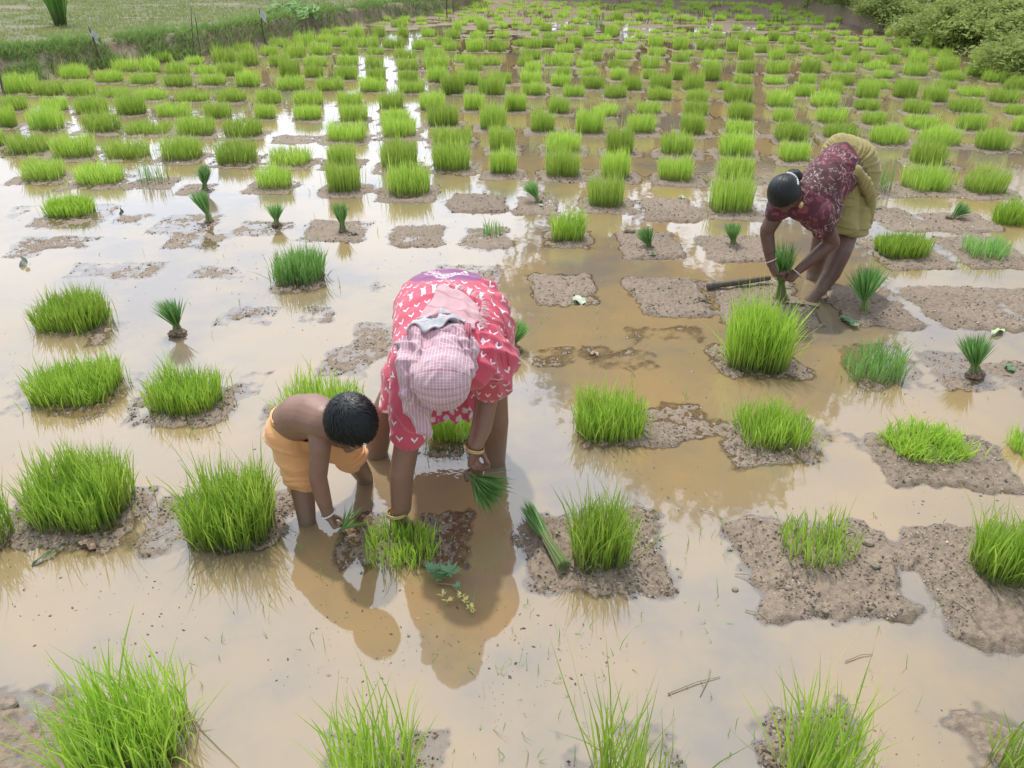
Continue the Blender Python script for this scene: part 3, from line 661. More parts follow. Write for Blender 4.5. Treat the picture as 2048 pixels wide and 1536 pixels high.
# tall reed-like tuft and broad-leaved plant on the left bund
def tuft():
    rs = np.random.RandomState(50); n = 520; a = rs.rand(n)*6.28; r_ = .14*np.sqrt(rs.rand(n))
    P = np.stack([np.cos(a)*r_, np.sin(a)*r_, np.zeros(n)], 1); h = 1.1+.6*rs.rand(n)
    ln = np.stack([np.cos(a), np.sin(a)], 1)*(.18+.25*rs.rand(n))[:, None]
    return blades(rs, P, h, ln, np.full(n, .016), 5, .06)
p = G(122, 50, .15); p.z = ground_z(p.x, p.y)
tag(link('tall_grass', gmesh('tall_grass', tuft(), m_rice_cool), loc=p), 'tall dark green grass tuft standing in the dry field at the upper left', 'grass tuft')
def broadleaf():
    rs = np.random.RandomState(51); A_ = Acc()
    for i in range(70):
        a = rs.rand()*6.28; r_ = .55*math.sqrt(rs.rand()); c = np.array([math.cos(a)*r_*1.3, math.sin(a)*r_, .15+.45*rs.rand()*(1-r_)])
        s = .09+.06*rs.rand(); nrm = Vector((rs.randn()*.4, -.3+rs.randn()*.4, 1)).normalized(); u = nrm.orthogonal().normalized(); u = Matrix.Rotation(rs.rand()*6, 3, nrm) @ u; v = nrm.cross(u)
        u, v, nn = np.array(u), np.array(v), np.array(nrm)
        pts = [c-u*s, c-u*s*.3+v*s*.6+nn*.015, c+u*s*.5+v*s*.5+nn*.015, c+u*s*1.1-nn*.02, c+u*s*.5-v*s*.5+nn*.015, c-u*s*.3-v*s*.6+nn*.015]
        A_.add(pts, [(0, 1, 2, 3), (0, 3, 4, 5)], tt=1, rnd=.3+.7*rs.rand())
    return A_.mesh('leaves', [m_rice_cool])
p = G(588, 46, .2); p.z = ground_z(p.x, p.y); e = empty('leafy_plant', p); link('leaves', broadleaf(), e)
A_ = Acc()
for i in range(14):
    a = i*.45; v, f = tube([(0, 0, 0), (.3*math.cos(a), .2*math.sin(a), .2), (.6*math.cos(a), .4*math.sin(a), .32)], [.012, .01, .005], 6); A_.add(v, f, tt=0, rnd=0)
link('stems', A_.mesh('stems', [m_bark]), e)
tag(e, 'bright broad leaved plant on the bund between two stakes at the upper left', 'plant')

# ---------------------------------------------------------------- trees past the far end of the field: above the frame, seen mirrored in the water
def tree_meshes(seed, hgt, rad, n, size, base):
    rs = np.random.RandomState(seed); V, Fq, T, Rn = leaf_cloud(rs, n, (0, 0, base+(hgt-base)*.5), (rad, rad, (hgt-base)*.5), size, .25, max(30, n//80))
    cr_ = mesh_np('crown', V, Fq, [m_tree], {'tt': T, 'rnd': Rn}); A_ = Acc()
    v, f = tube([(0, 0, -.3), (.1, 0, base*.5), (-.1, .1, base), (0, 0, hgt*.85)], [hgt*.022, hgt*.017, hgt*.013, .03], 9); A_.add(v, f)
    for i in range(8):
        a = i*.9; q = Vector((math.cos(a)*rad*.75, math.sin(a)*rad*.75, base+(hgt-base)*(.3+.07*i))); s_ = Vector((0, 0, base*.8+(hgt-base)*.06*i))
        v, f = tube([s_, (s_+q)/2+Vector((0, 0, .3)), q], [hgt*.008, hgt*.005, .02], 6); A_.add(v, f)
    return cr_, A_.mesh('trunk', [m_bark], True)
tm = [tree_meshes(61, 24, 5.0, 15000, .40, 11.5), tree_meshes(62, 11, 4.2, 7000, .33, 1.2), tree_meshes(63, 9, 3.8, 5200, .32, .8)]
TR = [(17, 35, 0, 1.05), (11.5, 37, 0, .95), (6.5, 39, 0, .84), (22, 37, 0, .80)]
for i in range(14): TR.append((1 + i*3.1, 44 + (i*37 % 7), 1, .95+.2*((i*53 % 10)/10)))
for i in range(9): TR.append((-14 - i*3.4, 46 + (i*37 % 6), 2, .72+.22*((i*31 % 10)/10)))
for a in (-3.2, -.8): TR.append((a, 46, 2, .7))
for i, (a, d, k, s) in enumerate(TR):
    p = Vector((d*math.tan(R(a)), d, .2)); e = empty('tree', p); e.scale = (s, s, s); e.rotation_euler = (0, 0, i*1.3)
    link('crown', tm[k][0], e); link('trunk', tm[k][1], e)
    tag(e, ('tall tree mirrored in the water at the right' if k == 0 else 'bushy tree of the tree line past the far end of the field'), 'tree', 'trees past the far end of the field')

# ================================================================ BUNDLES OF PULLED SEEDLINGS
m_root = Mat('root_mud', (.10, .065, .045), .8); m_root.color(m_root.ramp(m_root.noise(90, 4, m_root.obj()), [(.35, (.10, .07, .05)), (.6, (.32, .22, .15))])); m_root.bump(m_root.noise(120, 4, m_root.obj()), 1, .01); m_root = m_root.m
m_tie = Mat('tie', (.16, .26, .08), .6).m
def ball(rx, ry, rz, seed, amp=.25, n=20):
    V = []; Fq = []
    for i in range(n+1):
        th = math.pi*i/n
        for j in range(n): a = 2*math.pi*j/n; V.append((math.sin(th)*math.cos(a), math.sin(th)*math.sin(a), math.cos(th)))
    V = np.array(V); d = 1+amp*(fbm3(V[:, 0]*3+seed, V[:, 1]*3, V[:, 2]*3, 3, seed)-.5)*2
    V = V*d[:, None]*np.array([rx, ry, rz])
    for i in range(n):
        for j in range(n): Fq.append((i*n+j, (i+1)*n+j, (i+1)*n+(j+1) % n, i*n+(j+1) % n))
    return V, np.array(Fq)
def torus(c, axis, Rr, r_, ns=28, nr=8, wob=0, sc=(1, 1)):
    ax = Vector(axis).normalized(); a = ax.orthogonal().normalized(); b = ax.cross(a); pts = []
    V = []; Fq = []
    for i in range(ns):
        q = 2*math.pi*i/ns; e_ = a*math.cos(q)*sc[0]+b*math.sin(q)*sc[1]; m = Vector(c)+e_*Rr
        for k in range(nr):
            p_ = 2*math.pi*k/nr; V.append(m + e_.normalized()*math.cos(p_)*r_ + ax*math.sin(p_)*r_)
    for i in range(ns):
        for k in range(nr): Fq.append((i*nr+k, ((i+1) % ns)*nr+k, ((i+1) % ns)*nr+(k+1) % nr, i*nr+(k+1) % nr))
    return np.array([tuple(v) for v in V]), np.array(Fq)
def bundle(base, vec, label, n=260, rt=.08, rb=.035, waist=.3, seed=0, cat='seedling bundle', roots=True, rw=.013, group='tied bunches of pulled rice seedlings', lean=(0, 0), bw=.0042, tie=True):
    rs = np.random.RandomState(700+seed); L = vec.length; q = Vector((0, 0, 1)).rotation_difference(vec)
    a = rs.rand(n)*6.283; u = np.sqrt(rs.rand(n)); e = empty('rice_bundle', base); e.rotation_mode = 'QUATERNION'; e.rotation_quaternion = q
    ts = [0, waist*.5, waist, waist+(1-waist)*.35, waist+(1-waist)*.7, 1]; hl = L*(.72+.28*rs.rand(n)); c = np.stack([np.cos(a), np.sin(a)], 1)
    V = np.empty((n, 12, 3)); T = np.empty((n, 12)); fa = rs.rand(n)*6.283; fd = np.stack([np.cos(fa), np.sin(fa), 0*fa], 1); jit = rs.randn(n, 2)*rt*.25
    for j, t in enumerate(ts):
        if t <= waist: r_ = rb*(1-t/waist)**1.5 + rw*(1-(1-t/waist)**1.5)
        else: s_ = (t-waist)/(1-waist); r_ = rw + (rt-rw)*s_**1.25
        xy = c*(u*r_)[:, None]*(1.3 if t > waist else 1) + jit*1.8*max(0, t-waist) + np.array(lean)*max(0, (t-waist)/(1-waist))**1.5*L
        P = np.concatenate([xy, (hl*t)[:, None]], 1); ww = bw*(.5, .6, .7, 1, .9, .08)[j]*(.7+.6*rs.rand(n))*.5
        V[:, 2*j] = P-fd*ww[:, None]; V[:, 2*j+1] = P+fd*ww[:, None]; T[:, 2*j:2*j+2] = .1+.9*t if t > waist else .05
    b = np.arange(n)*12; Fq = np.concatenate([np.stack([b+2*j, b+2*j+1, b+2*j+3, b+2*j+2], 1) for j in range(5)])
    link('blades', mesh_np('blades', V.reshape(-1, 3), Fq, [m_bundle], {'tt': T.ravel(), 'rnd': np.repeat(rs.rand(n), 12)}, True), e)
    if roots:
        v, f = ball(rb*1.0, rb*.95, rb*.5, seed, .5); v[:, 2] += rb*.2; link('roots', mesh_np('roots', v, f, [m_root], None, True), e)
    if tie:
        v, f = torus((0, 0, L*waist), (0, 0, 1), rw*1.02, .0035, 18, 6); link('tie', mesh_np('tie', v, f, [m_tie], None, True), e)
    return tag(e, label, cat, group)
BN = [((357,670),(340,600),'rice bundle fanning left, alone in the bright water at mid left',(-.10,0)), ((420,445),(400,380),'rice bundle leaning left, in front of a smaller upright one',(-.10,0)), ((410,382),(408,330),'upright narrow rice bundle just behind the left leaning one',(0,0)),
 ((554,452),(549,408),'smallest rice bundle standing in water, left of two at the upper left',(0,0)), ((686,464),(680,404),'rice bundle on a mud bed left of a dark clod, above the pink back',(0,0)), ((1078,406),(1060,362),'rice bundle tilted to the left on the mud bed above the brown channel',(-.1,0)),
 ((1300,500),(1290,455),'rice bundle beside a pale stone on a square mud bed',(-.06,0)), ((1467,494),(1467,447),'rice bundle standing on the bed left of the bent woman\'s head',(0,0)), ((1728,628),(1737,532),'large rice bundle with brown roots right of the woman\'s feet',(.02,0)),
 ((1950,752),(1950,672),'rice bundle with bare red roots near the right edge',(0,0)), ((1898,440),(1935,408),'rice bundle lying tilted right on a churned bed at the upper right',(.08,0)), ((1026,702),(1032,640),'rice bundle half hidden behind the right hip of the woman in pink',(.04,0))]
for i, (b, t, L, ln) in enumerate(BN):
    p = G(*b); q = W(t[0], t[1], p.y+.03); p.z = .0; v = q-p; big = i in (8,)
    bundle(p, v*1.05, L, 330 if b[1] > 550 else 200, (.088 if big else .062)*(1 if b[1] > 550 else .8), .05 if b[1] > 600 else .038, .33, i, lean=ln, rw=.016, bw=.0045 if b[1] > 550 else .006)
# bunch lying on the bed at the lower middle
p = G(1128, 1132, .03); q = G(1046, 1004, .05)
bundle(p, q-p, 'tied bunch of rice seedlings lying flat on the mud bed right of center', 170, .024, .030, .55, 30, roots=False, rw=.013, bw=.005)

# ================================================================ LITTER
def leafm(c, L, wd, mat, seed, bend=.25, name='fallen_leaf'):
    V = []; Fq = []; n = 14; rs = random.Random(seed)
    for i in range(n+1):
        t = i/n; ww = wd*math.sin(math.pi*min(1, t*.97+.02))**.75*(1-.35*t); y = (t-.5)*L; z = bend*L*(.25-(t-.5)**2)
        for j in (-2, -1, 0, 1, 2):
            V.append((j/2*ww+.006*math.sin(t*9+seed), y, z+.10*ww*abs(j)+.006*math.sin(t*14+j+seed)))
    for i in range(n):
        for j in range(4): Fq.append((i*5+j, i*5+j+1, (i+1)*5+j+1, (i+1)*5+j))
    return mesh_np(name, np.array(V), np.array(Fq), [mat], None, True)
def leafmat(nm, c):
    M = Mat(nm, c, .5); M.color(M.mix(M.noise(30, 3, M.obj()), tuple(v*.7 for v in c), tuple(min(1, v*1.25) for v in c))); return M.m
lm_pale = leafmat('pale_leaf', (.50, .56, .40)); lm_green = leafmat('green_leaf', (.14, .27, .12)); lm_dark = leafmat('dark_leaf', (.07, .11, .05)); lm_brown = leafmat('brown_leaf', (.24, .15, .09)); lm_yel = leafmat('lime_leaf', (.45, .56, .25))
LV = [(1157,600,.11,.045,lm_pale,.4,'round curled pale green leaf on the submerged bed above the woman in pink'),(1996,663,.16,.025,lm_yel,2.2,'long lime green leaf at the front edge of the bare bed near the right edge'),(1405,603,.11,.022,lm_dark,1.7,'dark green leaf lying between two beds below the tool handle'),
 (2018,737,.07,.035,lm_green,.3,'blue green leaf on the mud at the right edge'),(1600,613,.24,.014,lm_dark,1.6,'long narrow dark leaf in front of the bent woman\'s foot'),(1303,512,.07,.018,lm_green,1.4,'small green leaf at the front of the bed with the pale stone'),
 (1364,397,.06,.03,lm_pale,.2,'small pale leaf on the bare bed at the far edge'),(707,468,.09,.018,lm_dark,1.3,'dark leaf beside the bundle on the bed above the pink back'),(48,528,.14,.03,leafmat('grey_leaf', (.25,.27,.20)),.3,'grey curled leaf standing in the water at the left edge'),
 (97,1110,.13,.012,lm_dark,-.6,'black twig like leaf on the mud at the lower left'),(175,1088,.09,.022,lm_brown,1.2,'brown curled leaf in front of the clump at the lower left'),(1187,706,.06,.025,leafmat('tan_leaf', (.42,.33,.22)),1.3,'tan dead leaf in the shallow water right of the woman in pink'),
 (1755,418,.10,.03,lm_green,1.2,'green leaf on the bed right of the yellow skirt'),(1690,640,.08,.022,lm_green,.9,'dark green leaf beside the small sprig below the large bundle'),(1082,412,.05,.025,lm_pale,.5,'small pale leaf in front of the tilted bundle'),(243,425,.09,.018,lm_dark,.2,'dark leaf sticking up from shallow water at the upper left')]
for i, (x, y, L, wd, mt, rz, lb) in enumerate(LV):
    p = G(x, y, .012); p.z = max(.004, ground_z(p.x, p.y))+.006; o = link('fallen_leaf', leafm(None, L, wd, mt, i, .25 if i != 4 else .05)); o.location = p
    o.rotation_euler = ((.9, 0, rz) if i in (8, 15) else (.12, .1, rz)); tag(o, lb, 'leaf')
m_stone = Mat('stone', (.3, .25, .19), .9, .1); m_stone.color(m_stone.ramp(m_stone.noise(25, 4, m_stone.obj()), [(.3, (.2, .15, .11)), (.7, (.42, .36, .28))])); m_stone = m_stone.m
for i, (x, y, s, lb) in enumerate([(1260,468,.04,'pale rounded stone at the left edge of a square bed'),(22,1412,.022,'reddish stone on the mud at the lower left edge'),(1735,1092,.022,'yellowish stone behind the sparse seedlings at the lower right'),(1748,1138,.018,'small orange stone in the big bare bed'),(1575,1182,.014,'pebble near the front of the big bare bed'),(1650,1228,.013,'pebble on the front rim of the big bare bed'),(1470,1180,.012,'pebble at the left rim of the big bare bed'),(768,1052,.012,'small dark clod between the child and the gripping hand'),(1030,1262,.014,'clod in open water')][:8]):
    v, f = ball(s, s*.8, s*.6, i+5, .3, 14); p = G(x, y); p.z = max(0, ground_z(p.x, p.y))+s*.25
    tag(link('stone', mesh_np('stone', v, f, [m_stone], None, True), loc=p), lb, 'stone')
# straws and twigs
STR = [(1335,1390,1440,1355),(1420,1340,1400,1395),(1490,1222,1535,1245),(1470,1150,1512,1168),(1690,1325,1745,1310),(310,1075,345,1058),(385,1440,390,1510),(1900,1210,1960,1270),(1170,720,1240,705),(1250,735,1270,755),(1395,1020,1445,1040),(760,1075,800,1060)]
ac = Acc()
for i, (x0, y0, x1, y1) in enumerate(STR):
    a = G(x0, y0); b = G(x1, y1); a.z = max(0, ground_z(a.x, a.y))+.006; b.z = max(0, ground_z(b.x, b.y))+.004; m_ = (a+b)/2+Vector((.01, .01, .003))
    v, f = tube([a, m_, b], [.0018, .0016, .001], 6); me = mesh_np('straw', v, f, [m_stalk], None, True)
    tag(link('straw', me), f'thin dry straw lying {round(x0/20.48)}% across and {round(y0/15.36)}% down the photo', 'straw', 'dry straws on the mud')
# uprooted herb with cut leaves and yellow flowers, and a small sprig
def sprig(path, leaves, seed, flowers=True, sz=.05, label='', cat='herb'):
    rs = np.random.RandomState(seed); e = empty('herb_sprig', path[0]); o0 = path[0]; A_ = Acc(); v, f = tube([p-o0 for p in path], [.004]*len(path), 6); A_.add(v, f)
    link('stem', A_.mesh('stem', [lm_brown], True), e); B_ = Acc(); C_ = Acc()
    for (c, s, fl) in leaves:
        c = c-o0
        for k in range(14):
            a = rs.rand()*6.28 if fl else -.6+k*.45+seed; L = s*(.6+.6*rs.rand()); d = Vector((math.cos(a), math.sin(a), .35+.4*rs.rand())); sd_ = Vector((-math.sin(a), math.cos(a), 0))*L*.16
            q = [c, c+d*L*.5+sd_, c+d*L, c+d*L*.5-sd_]; (C_ if fl else B_).add([tuple(t) for t in q], [(0, 1, 2, 3)])
    if B_.n: link('leaves', B_.mesh('leaves', [lm_green]), e)
    if C_.n: link('flowers', C_.mesh('flowers', [leafmat('yellow_flower', (.62, .58, .16))]), e)
    return tag(e, label, cat)
g = lambda x, y, h=.015: G(x, y, h)
sprig([g(870,1165), g(905,1170), g(930,1200), g(945,1222)], [(g(865,1140,.03), .045, 0), (g(880,1155,.02), .04, 0), (g(900,1145,.03), .045, 0), (g(895,1150), .03, 0), (g(895,1200), .022, 1), (g(885,1190), .02, 1), (g(915,1175), .02, 0), (g(922,1192), .018, 1), (g(932,1203), .018, 1), (g(940,1215), .018, 1), (g(946,1222), .014, 1)], 1, label='uprooted herb with cut green leaves and yellow flowers floating in front of the pulled clump')
sprig([g(1680,632), g(1700,645), g(1715,655)], [(g(1690,638), .04, 0), (g(1700,645), .04, 0), (g(1708,652), .035, 0)], 2, label='small pale green sprig lying on the bed below the large bundle')
# hand tool: thick dark wooden handle with a curved blade
def tool():
    a = G(1414, 573, .03); b = G(1540, 556, .05); e = empty('hand_sickle', a); d = (b-a)
    pts = [d*t for t in (0, .03, .08, .2, .5, .8, 1)]
    v, f = tube(pts, [.016, .028, .027, .019, .021, .018, .015], 12); M = Mat('dark_wood', (.05, .045, .04), .45); M.color(M.ramp(M.noise(40, 4, M.obj(), sc3=(1, 6, 6)), [(.3, (.04, .034, .028)), (.7, (.16, .13, .10))]))
    link('handle', mesh_np('handle', v, f, [M.m], None, True), e)
    V = []; n = 16
    for i in range(n+1):
        t = i/n; c = d*1.0 + Vector((.16*t, -.10*math.sin(t*2.2), -.03*t)); wd = .016*(1-t*.8)
        V += [c+Vector((0, wd, .002)), c+Vector((0, -wd, 0)), c+Vector((0, 0, .004))]
    Fq = [];
    for i in range(n): k = i*3; Fq += [(k, k+2, k+5, k+3), (k+2, k+1, k+4, k+5), (k+1, k, k+3, k+4)]
    S = Mat('dull_steel', (.16, .15, .14), .5); S.b.inputs['Metallic'].default_value = .7
    link('blade', mesh_np('blade', np.array([tuple(x) for x in V]), np.array(Fq), [S.m]), e)
    tag(e, 'dark wooden handled sickle lying on the wet bed in front of the bent woman', 'sickle')
tool()

# ================================================================ PEOPLE
_s = None
def ico():
    import bmesh
    global _s
    if _s is None:
        bm = bmesh.new(); bmesh.ops.create_icosphere(bm, subdivisions=3, radius=1); bm.verts.ensure_lookup_table()
        _s = (np.array([tuple(v.co) for v in bm.verts]), np.array([[v.index for v in f.verts] for f in bm.faces])); bm.free()
    return _s
def r3(r): return np.array(r if hasattr(r, '__len__') else (r, r, r), float)
def blob_mesh(name, chains, voxel, smooth=4, mats=None, disp=None, uvf=None, cut=None, dec=None):
    bv, bf = ico(); Vs = []; Fs = []; n = 0
    for ch in chains:
        pts = [(np.array(tuple(p), float), r3(r)) for p, r in ch]
        if len(pts) == 1: pts = pts*2
        for (p0, a), (p1, b) in zip(pts[:-1], pts[1:]):
            L = np.linalg.norm(p1-p0); k = max(1, int(L/(min(a.min(), b.min())*.17)))
            for i in range(k+1):
                t = i/k; Vs.append(bv*(a+(b-a)*t)+(p0+(p1-p0)*t)); Fs.append(bf+n); n += len(bv)
    m = mesh_np('tmp', np.concatenate(Vs), np.concatenate(Fs)); o = bpy.data.objects.new('tmp', m); col.objects.link(o)
    md = o.modifiers.new('r', 'REMESH'); md.mode = 'VOXEL'; md.voxel_size = voxel; md.adaptivity = 0
    if smooth: sm = o.modifiers.new('s', 'SMOOTH'); sm.factor = .5; sm.iterations = smooth
    dg = bpy.context.evaluated_depsgraph_get(); me = bpy.data.meshes.new_from_object(o.evaluated_get(dg))
    bpy.data.objects.remove(o)
    nv = len(me.vertices); V = np.empty(nv*3, np.float32); me.vertices.foreach_get('co', V); V = V.reshape(-1, 3).astype(float)
    N = np.empty(nv*3, np.float32); me.vertices.foreach_get('normal', N); N = N.reshape(-1, 3)
    li = np.empty(len(me.loops), np.int32); me.loops.foreach_get('vertex_index', li)
    Fq = li.reshape(-1, 4) if len(me.polygons)*4 == len(li) else None
    if Fq is None:
        Fq = np.array([list(p.vertices)+[p.vertices[-1]]*(4-len(p.vertices)) for p in me.polygons if len(p.vertices) <= 4])
    bpy.data.meshes.remove(me)
    if disp is not None: V = V + N*disp(V, N)[:, None]
    if cut is not None:
        keep = cut(V); fk = keep[Fq].all(1); Fq = Fq[fk]; idx = -np.ones(nv, int); us = np.unique(Fq); idx[us] = np.arange(len(us)); V = V[us]; Fq = idx[Fq]
    return mesh_np(name, V, Fq, mats, None, True, uvf(V) if uvf else None)
def shift(me, c):
    n = len(me.vertices); V = np.empty(n*3, np.float32); me.vertices.foreach_get('co', V); V = V.reshape(-1, 3)-np.array(tuple(c)); me.vertices.foreach_set('co', V.astype(np.float32).ravel()); me.update(); return me
def skin_mat(name, c0, c1):
    M = Mat(name, c0, .42, .45); zz = M.n('SeparateXYZ'); M.l(M.obj(), zz.inputs[0]); st_ = M.n('MapRange'); st_.inputs[1].default_value = .02; st_.inputs[2].default_value = .16; st_.inputs[3].default_value = .8; st_.inputs[4].default_value = 0; M.l(Ex(M.nt, zz.outputs[2])+(M.noise(22, 4, M.obj())-.5)*.22, st_.inputs[0]); M.color(M.mix(Ex(M.nt, st_.outputs[0]), M.mix(M.noise(9, 5, M.obj(), rough=.65), tuple(v*.82 for v in c0), tuple(v*1.15 for v in c1)), (.20, .145, .10))); M.b.inputs['Subsurface Weight'].default_value = .08; M.b.inputs['Subsurface Radius'].default_value = (.02, .008, .004)
    M.b.inputs['Subsurface Scale'].default_value = .3
    M.bump(M.noise(240, 3, M.obj()), .25, .002); return M.m
sk_w = skin_mat('skin_brown', (.21, .105, .068), (.27, .145, .095))
sk_b = skin_mat('skin_child', (.23, .122, .085), (.29, .165, .12))
sk_d = skin_mat('skin_dark', (.11, .054, .038), (.15, .076, .053))
def hair_mat():
    M = Mat('black_hair', (.006, .007, .007), .42, .35); u, v = M.uv()
    c = M.n('CombineXYZ'); M.l(u*150, c.inputs[0]); M.l(v*6, c.inputs[1]); nn = M.noise(1, 3, c.outputs[0])
    M.color(M.ramp(nn, [(.3, (.003, .004, .004)), (.75, (.014, .016, .016))])); M.bump(nn, .7, .003); return M.m
m_hair = hair_mat()
m_strand = Mat('hair_strand', (.007, .008, .009), .42, .4).m
m_gold = Mat('bangle_gold', (.62, .43, .20), .3); m_gold.b.inputs['Metallic'].default_value = .6; m_gold = m_gold.m
m_cream = Mat('bangle_cream', (.62, .55, .47), .4).m; m_bead = Mat('bead_white', (.72, .72, .70), .3).m; m_thread = Mat('thread_red', (.15, .03, .03), .7).m
m_nail = Mat('nail', (.42, .26, .20), .35).m; m_eye = Mat('eye', (.03, .02, .02), .15).m

def hand(wr, d, nrm, s=1.0, side=1, curl=1.0, thumb=1.0, rw=.024, splay=.018):
    """palm and five fingers as chains: d = towards the fingers, nrm = the way the palm faces"""
    d = Vector(d).normalized(); nrm = (Vector(nrm)-d*Vector(nrm).dot(d)).normalized(); lt = d.cross(nrm)*side; wr = Vector(wr); ch = []
    for k, (L, r_) in enumerate(((.062, .0092), (.072, .0095), (.068, .0090), (.052, .0082))):
        o = (k-1.5)*splay*s; kn = wr + d*(.082-.004*abs(k-1))*s - lt*o*1.05 + lt*0
        kn = wr + d*(.080-.005*abs(k-1.2))*s + lt*(-o)
        ch.append([(wr - lt*o*.35, rw*s*.62), (wr+d*.03*s+lt*(-o)*.7, .0165*s), (kn, .0125*s)])
        a = .25; p = kn; seg = []
        for j, fr in enumerate((.42, .32, .26)):
            a += (.55+.12*k*.5)*curl; dd = (d*math.cos(a)+nrm*math.sin(a) + lt*(-o)*1.5).normalized(); q = p+dd*L*fr*s*1.12; seg.append((q, r_*s*(1-.12*(j+1)))); p = q
        ch.append([(kn, r_*s*1.06)]+seg)
    tb = wr+d*.022*s+lt*.024*s; t1 = tb+(d*.65+lt*.55+nrm*.45*thumb).normalized()*.036*s; t2 = t1+(d*.8+nrm*.6*thumb).normalized()*.030*s; t3 = t2+(d*.7+nrm*.75*thumb-lt*.35).normalized()*.022*s
    ch.append([(wr+d*.008*s, .018*s), (tb, .0155*s), (t1, .0120*s), (t2, .0105*s), (t3, .0088*s)])
    return ch
def head(c, f, up, rx, ry, rz, ears=True):
    """head blob: f = the way the face looks; rx half width, ry half depth, rz half height"""
    c = Vector(c); f = Vector(f).normalized(); up = (Vector(up)-f*Vector(up).dot(f)).normalized(); s = f.cross(up); ch = []
    r_ = (rx+ry+rz)/3
    ch.append([(c-f*ry*.12+up*rz*.12, rx*1.0)]); ch.append([(c+up*rz*.14-f*ry*.2, rx*.98), (c+up*rz*.10+f*ry*.18, rx*.93)])
    ch.append([(c-up*rz*.35+f*ry*.30, rx*.70), (c-up*rz*.68+f*ry*.42, rx*.46)])                    # jaw, chin
    ch.append([(c+up*rz*.05+f*ry*.86, rx*.10), (c-up*rz*.16+f*ry*1.02, rx*.15)])                    # nose
    for q in (-1, 1): ch.append([(c-up*rz*.17+f*ry*.90+s*q*rx*.14, rx*.11)])
    ch.append([(c-up*rz*.42+f*ry*.80-s*rx*.2, rx*.12), (c-up*rz*.42+f*ry*.86, rx*.14), (c-up*rz*.42+f*ry*.80+s*rx*.2, rx*.12)])   # lips
    for q in (-1, 1):
        ch.append([(c+up*rz*.10+f*ry*.74+s*q*rx*.34, rx*.17)])
        ch.append([(c-up*rz*.14+f*ry*.58+s*q*rx*.48, rx*.34)])
        if ears: ch.append([(c+s*q*rx*.98+up*rz*.10-f*ry*.02, (rx*.10, rx*.16, rx*.2)), (c+s*q*rx*.98-up*rz*.18+f*ry*.02, rx*.10)])
    return ch
def eyes(c, f, up, rx, ry, rz, parent, o0):
    c = Vector(c); f = Vector(f).normalized(); up = (Vector(up)-f*Vector(up).dot(f)).normalized(); s = f.cross(up)
    for q in (-1, 1):
        v, fq = ball(rx*.11, rx*.11, rx*.08, 3, 0, 12); p = c+up*rz*.02+f*ry*.84+s*q*rx*.36-o0; link('eye', mesh_np('eye', v+np.array(p), fq, [m_eye], None, True), parent)
def hair_shell(c, f, up, rx, ry, rz, whorl, face_cut=.35, thick=1.07, amp=.05):
    c = Vector(c); f = Vector(f).normalized(); up = (Vector(up)-f*Vector(up).dot(f)).normalized(); s = f.cross(up); n = 64; V = []; Fq = []; UV = []
    B = np.array([tuple(s), tuple(f), tuple(up)]); wv = Vector(whorl).normalized(); a1 = wv.orthogonal().normalized(); a2 = wv.cross(a1)
    for i in range(n+1):
        th = math.pi*i/n
        for j in range(n): q = 2*math.pi*j/n; V.append((math.sin(th)*math.cos(q), math.sin(th)*math.sin(q), math.cos(th)))
    V = np.array(V); A3 = np.array([tuple(a1), tuple(a2), tuple(wv)]); Wd = V @ A3            # world dirs, pole at the whorl
    L = Wd @ B.T                                                                            # local (side, face, up)
    rr = thick*(1+amp*(fbm3(Wd[:, 0]*4, Wd[:, 1]*4, Wd[:, 2]*4, 3, 5)-.5))
    P = L*np.array([rx, ry, rz])*rr[:, None]; P[:, 1] -= ry*.04; P[:, 2] += rz*.10
    uv = np.stack([np.arctan2(V[:, 1], V[:, 0])/6.283, np.arccos(np.clip(V[:, 2], -1, 1))/3.14], 1)
    face = L[:, 1]*.92 - L[:, 2]*.62
    keep = face + .06*(fbm3(Wd[:, 0]*14, Wd[:, 1]*14, Wd[:, 2]*14, 2, 8)-.5)*2 < face_cut
    for i in range(n):
        for j in range(n):
            q = (i*n+j, (i+1)*n+j, (i+1)*n+(j+1) % n, i*n+(j+1) % n)
            if all(keep[k] for k in q): Fq.append(q)
    Pw = P @ B + np.array(tuple(c)); return Pw, np.array(Fq), uv, B

